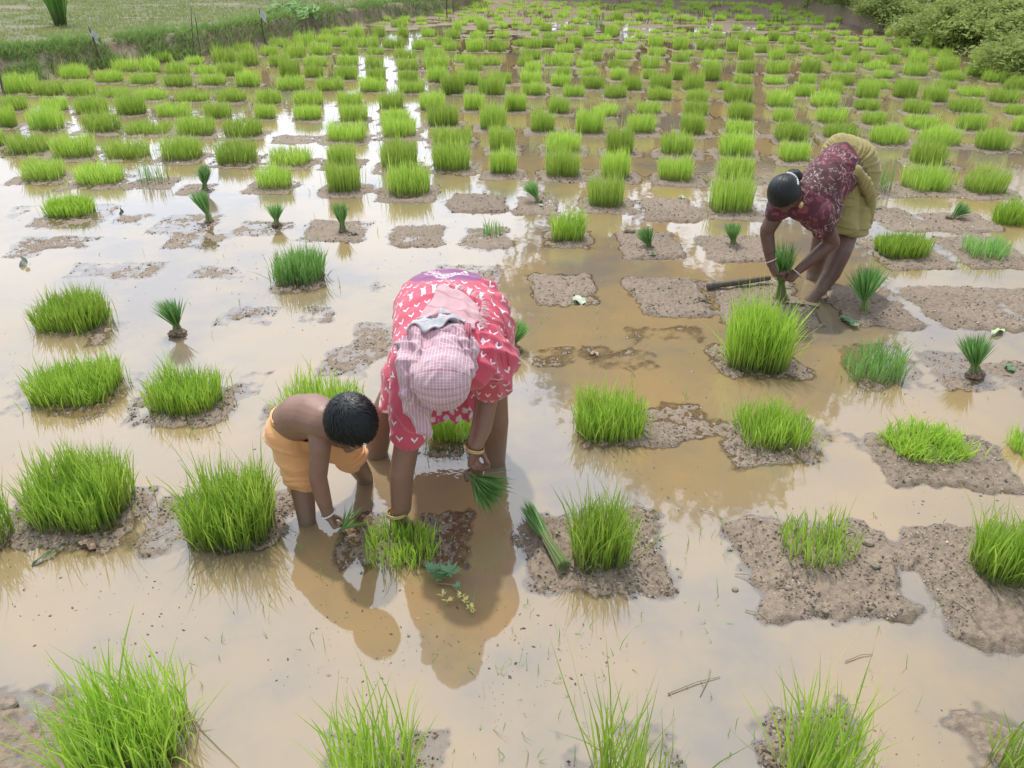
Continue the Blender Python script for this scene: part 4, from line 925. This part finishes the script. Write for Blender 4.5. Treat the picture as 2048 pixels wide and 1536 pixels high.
# ---------------------------------------------------------------- the woman in the pink dress
def dress_mat():
    M = Mat('pink_dress', (.6, .05, .1), .75, .25); u, v = M.uv()
    cs = .052; v1 = v/cs; row = v1.m('FLOOR'); odd = row.m('MODULO', 2.0).m('ABSOLUTE'); u1 = u/cs + odd*.5; colm = u1.m('FLOOR')
    jit = (row*12.9+colm*78.2).m('SINE')*43.7; jit = jit.m('FRACT')-.5
    a = u1.m('FRACT')-.5 + jit*.16; b = v1.m('FRACT')-.5 + jit*.1
    def ell(cx, cy, an, ra, rb):
        c, s = math.cos(an), math.sin(an); x = a-cx; y = b-cy
        p = (x*c + y*s)/ra; q = (y*c - x*s)/rb; return p*p+q*q
    leaves = ell(-.15, .0, 1.0, .185, .068).mn(ell(.15, .0, -1.0, .185, .068)).mn(ell(0, .16, 1.5708, .15, .055))
    wh = leaves.lt(1.0); ring = leaves.lt(1.9)
    g = M.obj(); fad = M.noise(5, 3, g); base = M.mix(fad, (.58, .075, .125), (.68, .125, .175))
    at = M.n('Attribute'); at.attribute_name = 'yoke'; yk = Ex(M.nt, at.outputs['Fac'])
    base = M.mix(ring*.55, base, (.38, .02, .06))
    c = M.mix(wh, base, (.80, .72, .74)); c = M.mix(yk, c, (.26, .085, .20))
    at2 = M.n('Attribute'); at2.attribute_name = 'trim'; c = M.mix(Ex(M.nt, at2.outputs['Fac']), c, (.80, .74, .76))
    M.color(c); w_ = M.noise(9, 3, g, sc3=(1, 2.2, 1)); we = M.noise(400, 2, g); M.bump(w_*.75+we*.05, .5, .02)
    M.b.inputs['Sheen Weight'].default_value = .25
    return M.m
def axis_uv(*polys):
    def f(V):
      best = np.full(len(V), 1e9); U = np.zeros(len(V)); Vv = np.zeros(len(V)); s0 = 0
      for poly, Rr in polys:
        P = [np.array(tuple(p), float) for p in poly]
        for a, b in zip(P[:-1], P[1:]):
            d = b-a; L = np.linalg.norm(d); t = np.clip(((V-a) @ d)/L**2, 0, 1); c = a+t[:, None]*d; r_ = V-c; dist = np.linalg.norm(r_, axis=1)/Rr
            lat = np.cross(d/L, np.array([1., 0, 0])); lat /= np.linalg.norm(lat); sgn = r_ @ lat
            k = dist < best; best[k] = dist[k]; U[k] = np.arctan2(r_[k, 0], sgn[k])*Rr; Vv[k] = s0+t[k]*L; s0 += L
      return np.stack([U, Vv], 1)
    return f
def woman_pink():
    o0 = Vector((-.30, 2.85, 0)); hc = Vector((-.237, 2.285, .695)); fdir = (.02, -.30, -.95)
    wl = W(796, 1028, 2.335); wr_ = W(950, 893, 2.47)
    ch = [[((-.37, 2.93, .60), .085), ((-.465, 2.88, .38), .066), ((-.565, 2.83, .20), .056), ((-.604, 2.83, .02), .050), ((-.607, 2.84, -.14), .040)],
          [((-.15, 2.96, .62), .10), ((-.09, 2.84, .38), .070), ((-.072, 2.79, .20), .058), ((-.076, 2.775, .02), .048), ((-.078, 2.78, -.14), .040)],
          [((-.27, 2.93, .68), (.15, .12, .12)), ((-.25, 2.65, .70), (.14, .12, .11)), ((-.235, 2.47, .68), (.15, .1, .09)), ((-.236, 2.37, .69), .055), (hc, .06)],
          [((-.345, 2.46, .63), .045), ((-.385, 2.43, .44), .052), ((-.398, 2.40, .345), .049), ((-.420, 2.365, .24), .047), ((wl+Vector((-.415, 2.35, .13)))/2, .040), (wl, .030)],
          [((-.125, 2.49, .63), .042), ((-.10, 2.60, .50), .050), ((-.10, 2.60, .43), .045), ((-.12, 2.54, .34), .042), (wr_, .029)]]
    ch += hand(wl, (.0, -.10, -1), (.2, .6, 0), 1.0, 1, .75, rw=.03)
    ch += hand(wr_, (-.12, -.10, -1), (.9, -.35, .1), 1.0, -1, 1.25, rw=.028); ch.append([(W(948, 930, 2.46), .022), (W(958, 944, 2.46), .018)])
    ch += head(hc, fdir, (0, -.9, .3), .072, .085, .092)
    body = blob_mesh('person', ch, .0048, 5, [sk_w]); P = link('person', shift(body, o0), loc=o0)
    tag(P, 'woman in a pink patterned dress and checked headscarf bending over to pull seedlings', 'person', 'people working in the paddy')
    # dress
    hem = .245
    dch = [[((-.30, 2.90, .30), (.270, .19, .06)), ((-.285, 2.92, .42), (.240, .19, .10)), ((-.27, 2.94, .60), (.232, .19, .16)), ((-.265, 2.93, .675), (.228, .18, .155)), ((-.255, 2.74, .685), (.215, .17, .155)), ((-.24, 2.56, .665), (.205, .14, .14)), ((-.235, 2.46, .655), (.17, .09, .11))],
           [((-.30, 2.88, .30), (.265, .17, .05)), ((-.31, 2.87, hem+.01), (.265, .17, .03))],
           [((-.36, 2.49, .645), .088), ((-.372, 2.45, .55), .080), ((-.387, 2.42, .44), .072), ((-.39, 2.41, .40), .070)],
           [((-.12, 2.52, .665), .095), ((-.075, 2.56, .62), .095), ((-.085, 2.58, .54), .085), ((-.093, 2.59, .50), .066)],
           [((-.06, 2.84, .62), (.06, .14, .14)), ((-.05, 2.84, .46), (.05, .12, .12))], [((-.45, 2.90, .50), (.06, .12, .10)), ((-.485, 2.86, .38), (.065, .12, .08)), ((-.515, 2.84, .275), (.06, .11, .035))], [((-.085, 2.60, .60), .10)], [(W(984, 722, 2.53), .07)], [(W(975, 690, 2.56), .07)], [((-.36, 2.60, .64), .09)]]
    def disp(V, N):
        x, y, z = V.T; s = np.where(z < .55, z, .55 + (2.95-y)*.8)
        sk_ = sst(.60, .40, z)*(y > 2.7)
        f1 = 1-np.abs(2*vn2(x*16+y*6, z*2.2+y*2, 3)-1); f2 = 1-np.abs(2*vn2(x*6+3, y*15+z*12, 9)-1)
        f3 = 1-np.abs(2*vn2((x-y*.5)*9, (y+x*.8)*18+z*6, 19)-1)
        fine = fbm3(x*22, y*30, z*18, 3, 4)-.5
        side = sst(-.17, -.08, x)
        return .026*sk_*(f1-.5) + (1-sk_)*(.016*(f2**1.5-.4)*(.5+side) + .013*side*(f3**1.6-.4)) + .007*fine
    uvf = axis_uv(([(-.31, 2.9, .15), (-.27, 2.98, .60), (-.255, 2.74, .66), (-.24, 2.40, .62)], .21), ([(-.365, 2.46, .62), (-.39, 2.41, .36)], .075), ([(-.09, 2.53, .64), (-.09, 2.59, .45)], .095))
    me = blob_mesh('dress', dch, .0065, 5, [dress_mat()], disp, uvf)
    n = len(me.vertices); V = np.empty(n*3, np.float32); me.vertices.foreach_get('co', V); V = V.reshape(-1, 3); x, y, z = V.T
    # purple yoke with a white sprig border at the top of the back
    cx, cy = -.268, 2.955; q = ((x-cx)/.150)**2+((y-cy)/.105)**2; yoke = sst(1.06, .96, q)*(z > .70)
    ax = (x-cx)/.10; ay = (y-2.965)/.10; trim = np.zeros(n)
    arm_ = np.abs(ay+.85-np.abs(ax)*1.1); trim = np.maximum(trim, ((arm_ < .11) & (np.abs(ax) < .85)).astype(float)*(np.sin(ax*26+ay*20) > -.1))
    trim = np.maximum(trim, (np.abs(arm_-.24) < .07)*(np.abs(ax) < .9)*(np.sin(ax*30-ay*34) > .2)); trim = trim*yoke
    hemt = (z < .31)*(z > .25)*(y < 2.9)*((np.sin(x*120)*np.sin(z*110) > .25)) ; trim = np.maximum(trim, hemt.astype(float)*.8)
    for nm, av in (('yoke', yoke*(1-trim)), ('trim', trim)):
        a = me.attributes.new(nm, 'FLOAT', 'POINT'); a.data.foreach_set('value', av.astype(np.float32))
    dr_o = link('dress', shift(me, o0), P)
    # checked headscarf
    def scarf_mat(nm, c0, c1, line, sp=.0115, edge=None):
        M = Mat(nm, c0, .8, .2); u, v = M.uv(); fu = (u/sp).m('FRACT'); fv = (v/sp).m('FRACT'); ln = fu.lt(.20).mxx(fv.lt(.20)*.8)
        g = M.obj(); c = M.mix(M.noise(9, 3, g), c0, c1)
        big = (v/.075).m('FRACT').lt(.10)*.5; c = M.mix(big, c, (.30, .06, .09)); c = M.mix(ln*.62, c, line)
        M.color(c); M.bump(M.noise(20, 3, g)*.5+M.noise(500, 1, g)*.06, .5, .012); M.b.inputs['Sheen Weight'].default_value = .25; return M.m
    ms = scarf_mat('checked_cloth', (.45, .245, .29), (.58, .37, .41), (.76, .66, .68))
    def suv(V):
        d = V-np.array(tuple(hc)); th = np.arctan2(d[:, 1]*.8+.0, d[:, 2]); return np.stack([d[:, 0]+.15*np.abs(d[:, 1])*0, th*.115+d[:, 1]*.0], 1)
    def sd2(V, N):
        x, y, z = V.T; d = V-np.array(tuple(hc)); rr = np.linalg.norm(d, axis=1)
        off = sst(.095, .14, rr); f = 1-np.abs(2*vn2(x*30+y*12, y*9+z*14, 5)-1); f2 = 1-np.abs(2*vn2(x*14-y*30, y*16+z*8, 15)-1)
        return off*.022*(f**1.3-.4)+off*.016*(f2-.5) + .003*(fbm3(x*25, y*25, z*25, 2, 7)-.5) - .006*np.exp(-((d[:, 2]+d[:, 1]*.2+.025)/.006)**2)*(d[:, 1] < 0)
    sc_ch = [[(hc+Vector((0, -.004, .004)), (.100, .108, .108))], [(hc+Vector((0, .03, .02)), (.096, .10, .09)), ((-.24, 2.42, .735), (.10, .07, .065)), ((-.255, 2.50, .775), (.10, .05, .035))],
             [((-.315, 2.335, .735), .045), ((-.335, 2.33, .66), .048), ((-.335, 2.32, .585), .040), ((-.315, 2.30, .525), (.035, .03, .03)), ((-.305, 2.29, .49), (.022, .015, .02))],
             [((-.33, 2.40, .74), .05), ((-.365, 2.45, .73), (.045, .06, .04)), ((-.375, 2.46, .70), .035)], [((-.165, 2.36, .73), .035), ((-.16, 2.42, .735), (.035, .05, .03)), ((-.16, 2.34, .69), .03)],
             [((-.345, 2.50, .795), .018), ((-.335, 2.42, .785), .022), ((-.32, 2.34, .77), .022), ((-.325, 2.27, .73), .018), ((-.33, 2.255, .68), .014)], [((-.375, 2.44, .76), .026), ((-.365, 2.36, .75), .03), ((-.36, 2.31, .70), .026), ((-.355, 2.30, .64), .02)], [((-.27, 2.48, .81), .018), ((-.20, 2.44, .80), .020), ((-.155, 2.37, .77), .018), ((-.145, 2.30, .73), .014)],
             [((-.33, 2.46, .765), (.05, .05, .025)), ((-.27, 2.52, .80), (.09, .04, .022))]]
    me = blob_mesh('headscarf', sc_ch, .0036, 4, [ms], sd2, suv); hs = link('headscarf', shift(me, o0), P)
    # small red tucked corner
    v, f = tube([Vector((-.165, 2.40, .775)), Vector((-.16, 2.42, .805)), Vector((-.155, 2.455, .825))], [.016, .018, .012], 10)
    link('tucked_corner', mesh_np('tucked_corner', v-np.array(tuple(o0)), f, [scarf_mat('red_check', (.30, .04, .07), (.36, .06, .09), (.60, .35, .38), .009)], None, True, v[:, :2]), hs)
    # blue white band and pale end with fringe lying on the back
    from mathutils.bvhtree import BVHTree
    def bvh(ob): return BVHTree.FromPolygons([v.co+o0 for v in ob.data.vertices], [p.vertices[:] for p in ob.data.polygons])
    trees_ = [bvh(dr_o), bvh(hs)]
    def sheet(nm, quad, nx, ny, mat, lift, fold, seed, fringe=False):
        a, b, c, d = [Vector(q) for q in quad]; V = []; UV = []
        for i in range(ny+1):
            for j in range(nx+1):
                s_, t = j/nx, i/ny; p = (a*(1-s_)+b*s_)*(1-t)+(d*(1-s_)+c*s_)*t; bow = math.sin(math.pi*s_)*lift
                hz = [h_[0].z for h_ in (b_.ray_cast(Vector((p.x, p.y, 1.5)), Vector((0, 0, -1))) for b_ in trees_) if h_[0]]; p = Vector((p.x+.006*math.sin(t*9+seed), p.y+.006*math.sin(s_*8+seed), (max(hz) if hz else p.z)+.007+abs(fold*(float(vn2(np.array([s_*7+t*2+seed]), np.array([t*2.5]), seed)[0])-.3)))); V.append(tuple(p-o0)); UV.append((s_*.25, t*.2))
        Fq = [(i*(nx+1)+j, i*(nx+1)+j+1, (i+1)*(nx+1)+j+1, (i+1)*(nx+1)+j) for i in range(ny) for j in range(nx)]
        V = np.array(V); me = mesh_np(nm, V, np.array(Fq), [mat], None, True, np.array(UV)); o = link(nm, me, hs)
        md = o.modifiers.new('t', 'SOLIDIFY'); md.thickness = .004; return o
    mb = scarf_mat('blue_white_cloth', (.40, .47, .49), (.52, .57, .58), (.60, .42, .45), .03); mpale = scarf_mat('faded_pink_cloth', (.50, .27, .30), (.58, .35, .37), (.66, .48, .48), .006)
    sheet('scarf_end', [(-.35, 2.52, .79), (-.13, 2.50, .79), (-.115, 2.66, .815), (-.27, 2.76, .855)], 24, 16, mpale, .035, .02, 3)
    sheet('scarf_band', [(-.37, 2.44, .77), (-.20, 2.44, .815), (-.17, 2.53, .825), (-.33, 2.56, .82)], 24, 10, mb, .018, .022, 6)
    rs = np.random.RandomState(5); n = 110; t = rs.rand(n); a_ = np.array([-.12, 2.50, .80]); b_ = np.array([-.112, 2.665, .822]); c_ = np.array([-.265, 2.768, .862])
    Pf = np.where((t < .5)[:, None], a_+(b_-a_)*(t*2)[:, None], b_+(c_-b_)*(t*2-1)[:, None]); out = np.where((t < .5)[:, None], np.array([.03, .0, -.008]), np.array([.012, .028, -.0]))*(.5+.7*rs.rand(n, 1))+rs.randn(n, 3)*.004
    A_ = Acc()
    for p, q in zip(Pf, out):
        v, f = tube([Vector(p-np.array(tuple(o0))), Vector(p+q*.5-np.array(tuple(o0))+np.array([0, 0, .003])), Vector(p+q-np.array(tuple(o0)))], [.0011, .001, .0007], 4, False); A_.add(v, f)
    link('fringe', A_.mesh('fringe', [Mat('fringe_thread', (.66, .50, .50), .8).m]), hs)
    for c, ax, Rr in ((W(795, 1030, 2.335)+Vector((0, 0, .012)), (-.05, .12, 1), .040), (W(948, 896, 2.47), (.30, .15, 1), .038)):
        A_ = Acc()
        for k in (-1, 1): v, f = torus(Vector(c)+Vector(ax).normalized()*.0035*k-o0, ax, Rr, .0037, 32, 8); A_.add(v, f)
        link('bangle', A_.mesh('bangle', [m_gold], True), P)
    # the bunch in her raised hand
    b = W(938, 948, 2.46); t = W(992, 992, 2.34)
    bundle(b, (t-b)*1.15, 'bunch of seedlings held above the water by the woman in pink', 300, .055, .03, .22, 41, roots=True, rw=.016, lean=(0, 0), bw=.005, tie=False)
woman_pink()

# ---------------------------------------------------------------- the child
def child():
    o0 = Vector((-.74, 2.5, 0)); hc = Vector((-.572, 2.285, .525)); f = (.28, -.50, -.82); up = (.55, -.55, .5)
    wr_ = W(657, 1030, 2.305)
    ch = [[((-.845, 2.47, .40), (.080, .080, .082)), ((-.795, 2.44, .450), (.086, .088, .086)), ((-.735, 2.40, .478), (.088, .088, .084)), ((-.685, 2.365, .488), (.072, .085, .07)), ((-.645, 2.335, .487), (.05, .06, .05)), ((-.615, 2.31, .495), .037), (hc, .05)],
          [((-.86, 2.46, .38), .07), ((-.835, 2.45, .24), .052), ((-.822, 2.41, .12), .046), ((-.812, 2.372, .02), .036), ((-.81, 2.36, -.10), .032)],
          [((-.80, 2.50, .37), .07), ((-.665, 2.54, .235), .050), ((-.640, 2.58, .13), .044), ((-.628, 2.64, .02), .036), ((-.628, 2.65, -.1), .032)],
          [((-.70, 2.33, .455), .040), (W(640, 895, 2.31), .040), (W(636, 955, 2.30), .034), (W(645, 992, 2.30), .031), (wr_, .0225)],
          [((-.63, 2.40, .46), .038), ((-.60, 2.45, .33), .030), ((-.645, 2.50, .27), .024)]]
    ch += hand(wr_, (.42, -.12, -1), (.9, .2, .3), .70, -1, 1.35, rw=.030, splay=.017)
    ch += hand((-.645, 2.50, .27), (-.2, .5, -.5), (0, .2, -1), .68, 1, .5)
    ch += head(hc, f, up, .078, .088, .092)
    body = blob_mesh('person', ch, .0042, 5, [sk_b]); P = link('person', shift(body, o0), loc=o0)
    tag(P, 'bare chested small child in orange shorts bending down beside the woman in pink', 'person', 'people working in the paddy')
    eyes(hc, f, up, .078, .088, .092, P, o0)
    M = Mat('orange_cotton', (.72, .34, .13), .8, .2); g = M.obj(); M.color(M.mix(M.noise(11, 3, g), (.74, .36, .14), (.82, .45, .21))); M.bump(M.noise(30, 3, g, sc3=(1, 1, 2)), .5, .006); M.b.inputs['Sheen Weight'].default_value = .3
    sh = [[((-.845, 2.47, .395), (.088, .088, .075)), ((-.86, 2.465, .36), .085)], [((-.86, 2.46, .36), .083), ((-.845, 2.455, .27), .070), ((-.832, 2.44, .20), .064), ((-.828, 2.43, .165), .061)],
          [((-.83, 2.48, .36), .083), ((-.74, 2.52, .29), .073), ((-.665, 2.545, .22), .064), ((-.655, 2.555, .185), .061)]]
    def disp(V, N):
        x, y, z = V.T; f_ = 1-np.abs(2*vn2(x*5+y*4, z*30+x*12, 3)-1); return .015*(f_**1.4-.4)+.005*(fbm3(x*30, y*30, z*30, 2, 4)-.5)
    def cutw(V):                                                    # waistband edge: bare back above it
        d = V-np.array([-.835, 2.462, .425]); nrm = np.array([.62, -.30, .72]); return d @ nrm < .0
    s_ = link('shorts', shift(blob_mesh('shorts', sh, .0045, 4, [M.m], disp, None, cutw), o0), P)
    for c, ax in (((-.828, 2.428, .168), (.05, .25, 1)), ((-.652, 2.556, .185), (-.25, -.2, 1))):
        A_ = Acc()
        for k in range(2): v, fq = torus(Vector(c)+Vector(ax).normalized()*(.020*k)-o0, ax, .056, .014-.002*k, 36, 10, 0, (1, 1)); v = v+(vn3(v[:, 0]*30, v[:, 1]*30, v[:, 2]*60, 3)[:, None]-.5)*.010; A_.add(v, fq)
        link('rolled_cuff', A_.mesh('rolled_cuff', [M.m], True), s_)
    v, fq = torus(Vector((-.835, 2.464, .411))-o0, (.62, -.3, .72), .0785, .0035, 40, 6); link('waist_string', mesh_np('waist_string', v, fq, [Mat('black_string', (.01, .01, .015), .6).m], None, True), P)
    # hair: shell plus combed strands spreading from the whorl
    wh = Vector((-.10, -.25, .95)); Pw, Fh, uv, B = hair_shell(hc, f, up, .080, .090, .094, wh, .50, 1.10, .10)
    hr = link('hair', mesh_np('hair', Pw-np.array(tuple(o0)), Fh, [m_hair], None, True, uv), P)
    rs = np.random.RandomState(9); n = 5200; d = rs.randn(n, 3); d /= np.linalg.norm(d, axis=1)[:, None]; L = d @ B.T; k = (L[:, 1]*.92-L[:, 2]*.62) < .46; d = d[k]; n = len(d)
    w_ = np.array(tuple(wh.normalized())); tg = d*(d @ w_)[:, None]-w_; tg /= np.maximum(np.linalg.norm(tg, axis=1), 1e-3)[:, None]; sw = np.cross(d, tg); tg = tg+sw*.55+rs.randn(n, 3)*.16
    V = np.empty((n, 8, 3)); ln = .20+.22*rs.rand(n)
    ctr = np.array(tuple(hc)); Lr = np.array([.080, .090, .094])
    for j in range(4):
        t = j/3; q = d+tg*(ln*t)[:, None]; q /= np.linalg.norm(q, axis=1)[:, None]; Lq = q @ B.T; pp = Lq*Lr*(1.115+.11*t*rs.rand(n)**1.5)[:, None]; pp[:, 1] -= .0036; pp[:, 2] += .0094; pp = pp @ B+ctr
        s2 = np.cross(q, tg); s2 /= np.linalg.norm(s2, axis=1)[:, None]; ww = .0016*(1-t*.8); V[:, 2*j] = pp-s2*ww; V[:, 2*j+1] = pp+s2*ww
    b = np.arange(n)*8; Fq = np.concatenate([np.stack([b+2*j, b+2*j+1, b+2*j+3, b+2*j+2], 1) for j in range(3)])
    link('strands', mesh_np('strands', V.reshape(-1, 3)-np.array(tuple(o0)), Fq, [m_strand], None, True), hr)
    A_ = Acc(); c = W(656, 1027, 2.305); ax = Vector((-.42, .1, 1)).normalized(); a = ax.orthogonal().normalized(); b = ax.cross(a)
    for i in range(26):
        q = 6.283*i/26; v, fq = ball(.0042, .0042, .0042, 1, 0, 8); A_.add(v+np.array(tuple(c+(a*math.cos(q)+b*math.sin(q))*.030-o0)), fq)
    link('bead_bracelet', A_.mesh('bead_bracelet', [m_bead], True), P)
    b = W(676, 1066, 2.29); t = W(722, 1022, 2.30)
    bundle(b, t-b, 'few thin seedlings pinched in the hand of the child', 26, .05, .006, .25, 42, roots=False, rw=.006, bw=.005, tie=False)
child()

# ---------------------------------------------------------------- the woman in maroon and yellow
def woman_far():
    o0 = Vector((2.0, 4.75, 0)); hc = W(1569, 388, 4.40); f = (.10, -.42, -.90); up = (-.45, -.75, .3)
    pel = W(1702, 345, 4.86); ws = W(1672, 345, 4.74); cs = W(1640, 380, 4.60); sh_ = W(1612, 400, 4.50)
    sn = W(1640, 425, 4.42); en = W(1664, 484, 4.47); wn = W(1597, 541, 4.42); sf = W(1562, 412, 4.52); ef = W(1534, 468, 4.50); wf = W(1542, 528, 4.44)
    ch = [[(pel, (.15, .14, .13)), (ws, .125), (cs, .13), (sh_, .11), ((sh_+hc)/2, .05), (hc, .06)],
          [(pel+Vector((-.0, -.0, -.08)), .10), (W(1690, 472, 4.74), .074), (W(1682, 505, 4.64), .062), (W(1664, 545, 4.60), .056), (W(1640, 580, 4.55), .042), (G(1621, 600), .036), (G(1616, 606)+Vector((0, 0, -.12)), .036)],
          [(pel+Vector((.0, .06, -.10)), .10), (W(1650, 468, 4.92), .075), (W(1638, 510, 4.92), .062), (W(1628, 545, 4.92), .052), (G(1624, 557), .046), (G(1624, 557)+Vector((0, 0, -.14)), .04)],
          [(sn, .056), (en, .047), (en+(wn-en)*.35, .043), (wn, .026)], [(sf, .054), (ef+Vector((0, 0, .03)), .045), (ef, .042), (ef+(wf-ef)*.45, .038), (wf, .026)]]
    ch += hand(wn, W(1572, 566, 4.40)-wn, (-.8, -.2, .3), .98, 1, 1.0, rw=.026)
    ch += hand(wf, W(1556, 560, 4.40)-wf, (.8, -.1, -.3), .98, -1, 1.0, rw=.026)
    ch += head(hc, f, up, .082, .094, .098)
    body = blob_mesh('person', ch, .0052, 5, [sk_d]); P = link('person', shift(body, o0), loc=o0)
    tag(P, 'woman in a maroon floral blouse and yellow wrapped skirt bending to tie seedlings', 'person', 'people working in the paddy')
    eyes(hc, f, up, .082, .094, .098, P, o0)
    # blouse
    M = Mat('maroon_print', (.1, .02, .04), .75, .25); g = M.obj()
    vo = M.n('TexVoronoi'); vo.feature = 'DISTANCE_TO_EDGE'; vo.inputs['Scale'].default_value = 21; nz = M.n('TexNoise'); nz.inputs['Scale'].default_value = 12; M.l(g, nz.inputs['Vector'])
    mxv = M.n('VectorMath', operation='MULTIPLY_ADD'); mxv.inputs[1].default_value = (.09, .09, .09); M.l(nz.outputs['Color'], mxv.inputs[0]); M.l(g, mxv.inputs[2]); M.l(mxv.outputs[0], vo.inputs['Vector'])
    blot = Ex(M.nt, vo.outputs['Distance']).gt(.18); big = M.noise(5.5, 2, g); zone = big.gt(.47)
    wv = M.noise(26, 3, mxv.outputs[0]); scr = (wv-.5).m('ABSOLUTE').lt(.015); zone2 = M.noise(7, 2, g, out=0, rough=.4).gt(.50)
    c = M.mix(M.noise(16, 3, g), (.055, .022, .028), (.13, .055, .06)); c = M.mix(zone*.55, c, (.13, .035, .06)); c = M.mix(blot*zone*.9, c, (.25, .07, .085)); c = M.mix(scr*zone2*.85, c, (.50, .36, .32))
    M.color(c); M.bump(M.noise(9, 3, g), .5, .02)
    bl = [[(ws+Vector((.02, .02, .0)), (.12, .14, .175)), (ws, (.13, .15, .165)), (cs, (.14, .15, .165)), (sh_, (.12, .13, .125))], [(cs, .14), (W(1640, 425, 4.50), .12), (W(1644, 446, 4.45), (.075, .08, .06))],
          [(sn, .08), (W(1642, 448, 4.42), .066), (W(1645, 460, 4.42), .058)], [(sf, .075), (W(1552, 425, 4.50), .06)], [(sh_, .09), (W(1592, 385, 4.48), .07)]]
    def disp(V, N):
        x, y, z = V.T; f_ = 1-np.abs(2*vn2(x*9+z*5, z*7-x*3+y*4, 3)-1); return .014*(f_**1.4-.4)+.004*(fbm3(x*20, y*20, z*20, 2, 4)-.5)
    link('blouse', shift(blob_mesh('blouse', bl, .0065, 5, [M.m], disp), o0), P)
    # wrapped skirt with its knot at the hip
    M2 = Mat('yellow_cloth', (.4, .3, .1), .85, .2); g = M2.obj(); M2.color(M2.mix(M2.noise(8, 4, g), (.27, .22, .075), (.38, .32, .13))); M2.bump(M2.noise(26, 3, g, sc3=(.6, .6, 2)), .55, .012); M2.b.inputs['Sheen Weight'].default_value = .2
    kn = W(1709, 344, 4.64)
    sk = [[(W(1678, 312, 4.90), (.11, .13, .14)), (W(1702, 330, 4.88), (.155, .16, .165)), (W(1712, 350, 4.88), (.145, .15, .15)), (W(1706, 400, 4.84), (.128, .14, .12)), (W(1702, 440, 4.80), (.118, .14, .07)), (W(1700, 458, 4.78), (.108, .135, .03))], [(W(1686, 340, 4.80), .12), (W(1683, 385, 4.76), .105), (W(1684, 425, 4.73), (.098, .10, .08)), (W(1686, 452, 4.71), (.092, .10, .035))]]
    def disp2(V, N):
        x, y, z = V.T; d = V-np.array(tuple(kn)); r_ = np.linalg.norm(d, axis=1); an = np.arctan2(d[:, 2], d[:, 0]); low = sst(.74, .58, z)
        rad = 1-np.abs(2*vn2(an*9+2, r_*4, 3)-1); hor = 1-np.abs(2*vn2(x*4+y*3, z*38+x*6, 6)-1)
        return (1-low)*.030*(rad**1.3-.4)*sst(.42, .08, r_) + low*.019*(hor**1.3-.4)+.004*(fbm3(x*25, y*25, z*25, 2, 4)-.5)
    s_ = link('skirt', shift(blob_mesh('skirt', sk, .0062, 4, [M2.m], disp2), o0), P)
    tl = [[(kn, .042), (kn+Vector((-.05, -.02, .0)), .034), (kn+Vector((-.075, -.02, .005)), .020)], [(kn+Vector((.01, 0, 0)), .028), (W(1728, 362, 4.66), .036), (W(1740, 385, 4.68), (.030, .022, .03)), (W(1743, 420, 4.74), (.024, .014, .03)), (W(1740, 445, 4.76), (.012, .01, .02)), (W(1733, 464, 4.77), .006)]]
    link('knot', shift(blob_mesh('knot', tl, .005, 2, [M2.m], lambda V, N: .012*((1-np.abs(2*vn2(V[:, 0]*40, V[:, 2]*8, 3)-1))-.5)), o0), s_)
    # hair, bun, beads, earring
    bun = W(1587, 352, 4.47)
    Pw, Fh, uv, B = hair_shell(hc, f, up, .086, .100, .100, bun-hc, .34, 1.10, .02); hr = link('hair', mesh_np('hair', Pw-np.array(tuple(o0)), Fh, [m_hair], None, True, uv), P)
    v, fq = ball(.052, .048, .040, 4, .08, 24); v = v+np.array(tuple(bun-o0)); uvb = np.stack([np.arctan2(v[:, 1]-v[:, 1].mean(), v[:, 0]-v[:, 0].mean())/6.28, v[:, 2]*8], 1)
    bn = link('bun', mesh_np('bun', v, fq, [m_hair], None, True, uvb), hr); A_ = Acc()
    from mathutils.bvhtree import BVHTree
    bt = [BVHTree.FromPolygons([v_.co+o0 for v_ in ob.data.vertices], [q_.vertices[:] for q_ in ob.data.polygons]) for ob in (bn, hr)]
    for i in range(10):
        t = i/9; p = W(1575+21*math.sin(t*1.57), 345+1+22*(1-math.cos(t*1.57)), 4.42); dr_ = (p-cam.location).normalized(); hit = [h_ for h_ in (b_.ray_cast(cam.location, dr_) for b_ in bt) if h_[0]]; p = min(hit, key=lambda h_: h_[3])[0]-dr_*.003 if hit else p; v, fq = ball(.0072, .0072, .0072, 1, 0, 10); A_.add(v+np.array(tuple(p-o0)), fq)
    link('pearl_beads', A_.mesh('pearl_beads', [m_bead], True), bn)
    v, fq = ball(.014, .012, .020, 2, .2, 12); link('earring', mesh_np('earring', v+np.array(tuple(W(1602, 410, 4.33)-o0)), fq, [m_gold], None, True), P)
    for c, ax, Rr, mt in ((W(1593, 546, 4.42), wn-W(1572, 566, 4.40), .036, m_cream), (W(1543, 521, 4.445), wf-W(1556, 560, 4.40), .034, m_cream), (W(1541, 508, 4.45), wf-W(1556, 560, 4.4), .032, m_thread)):
        v, fq = torus(Vector(c)-o0, ax, Rr, .0036 if mt is m_cream else .002, 30, 8); link('bangle', mesh_np('bangle', v, fq, [mt], None, True), P)
    b = G(1562, 600); b.z = 0; t = W(1565, 484, 4.52)
    bundle(b, t-b, 'rice bundle on its roots between the hands of the woman in yellow', 330, .075, .05, .38, 43, rw=.018, bw=.0048)
woman_far()
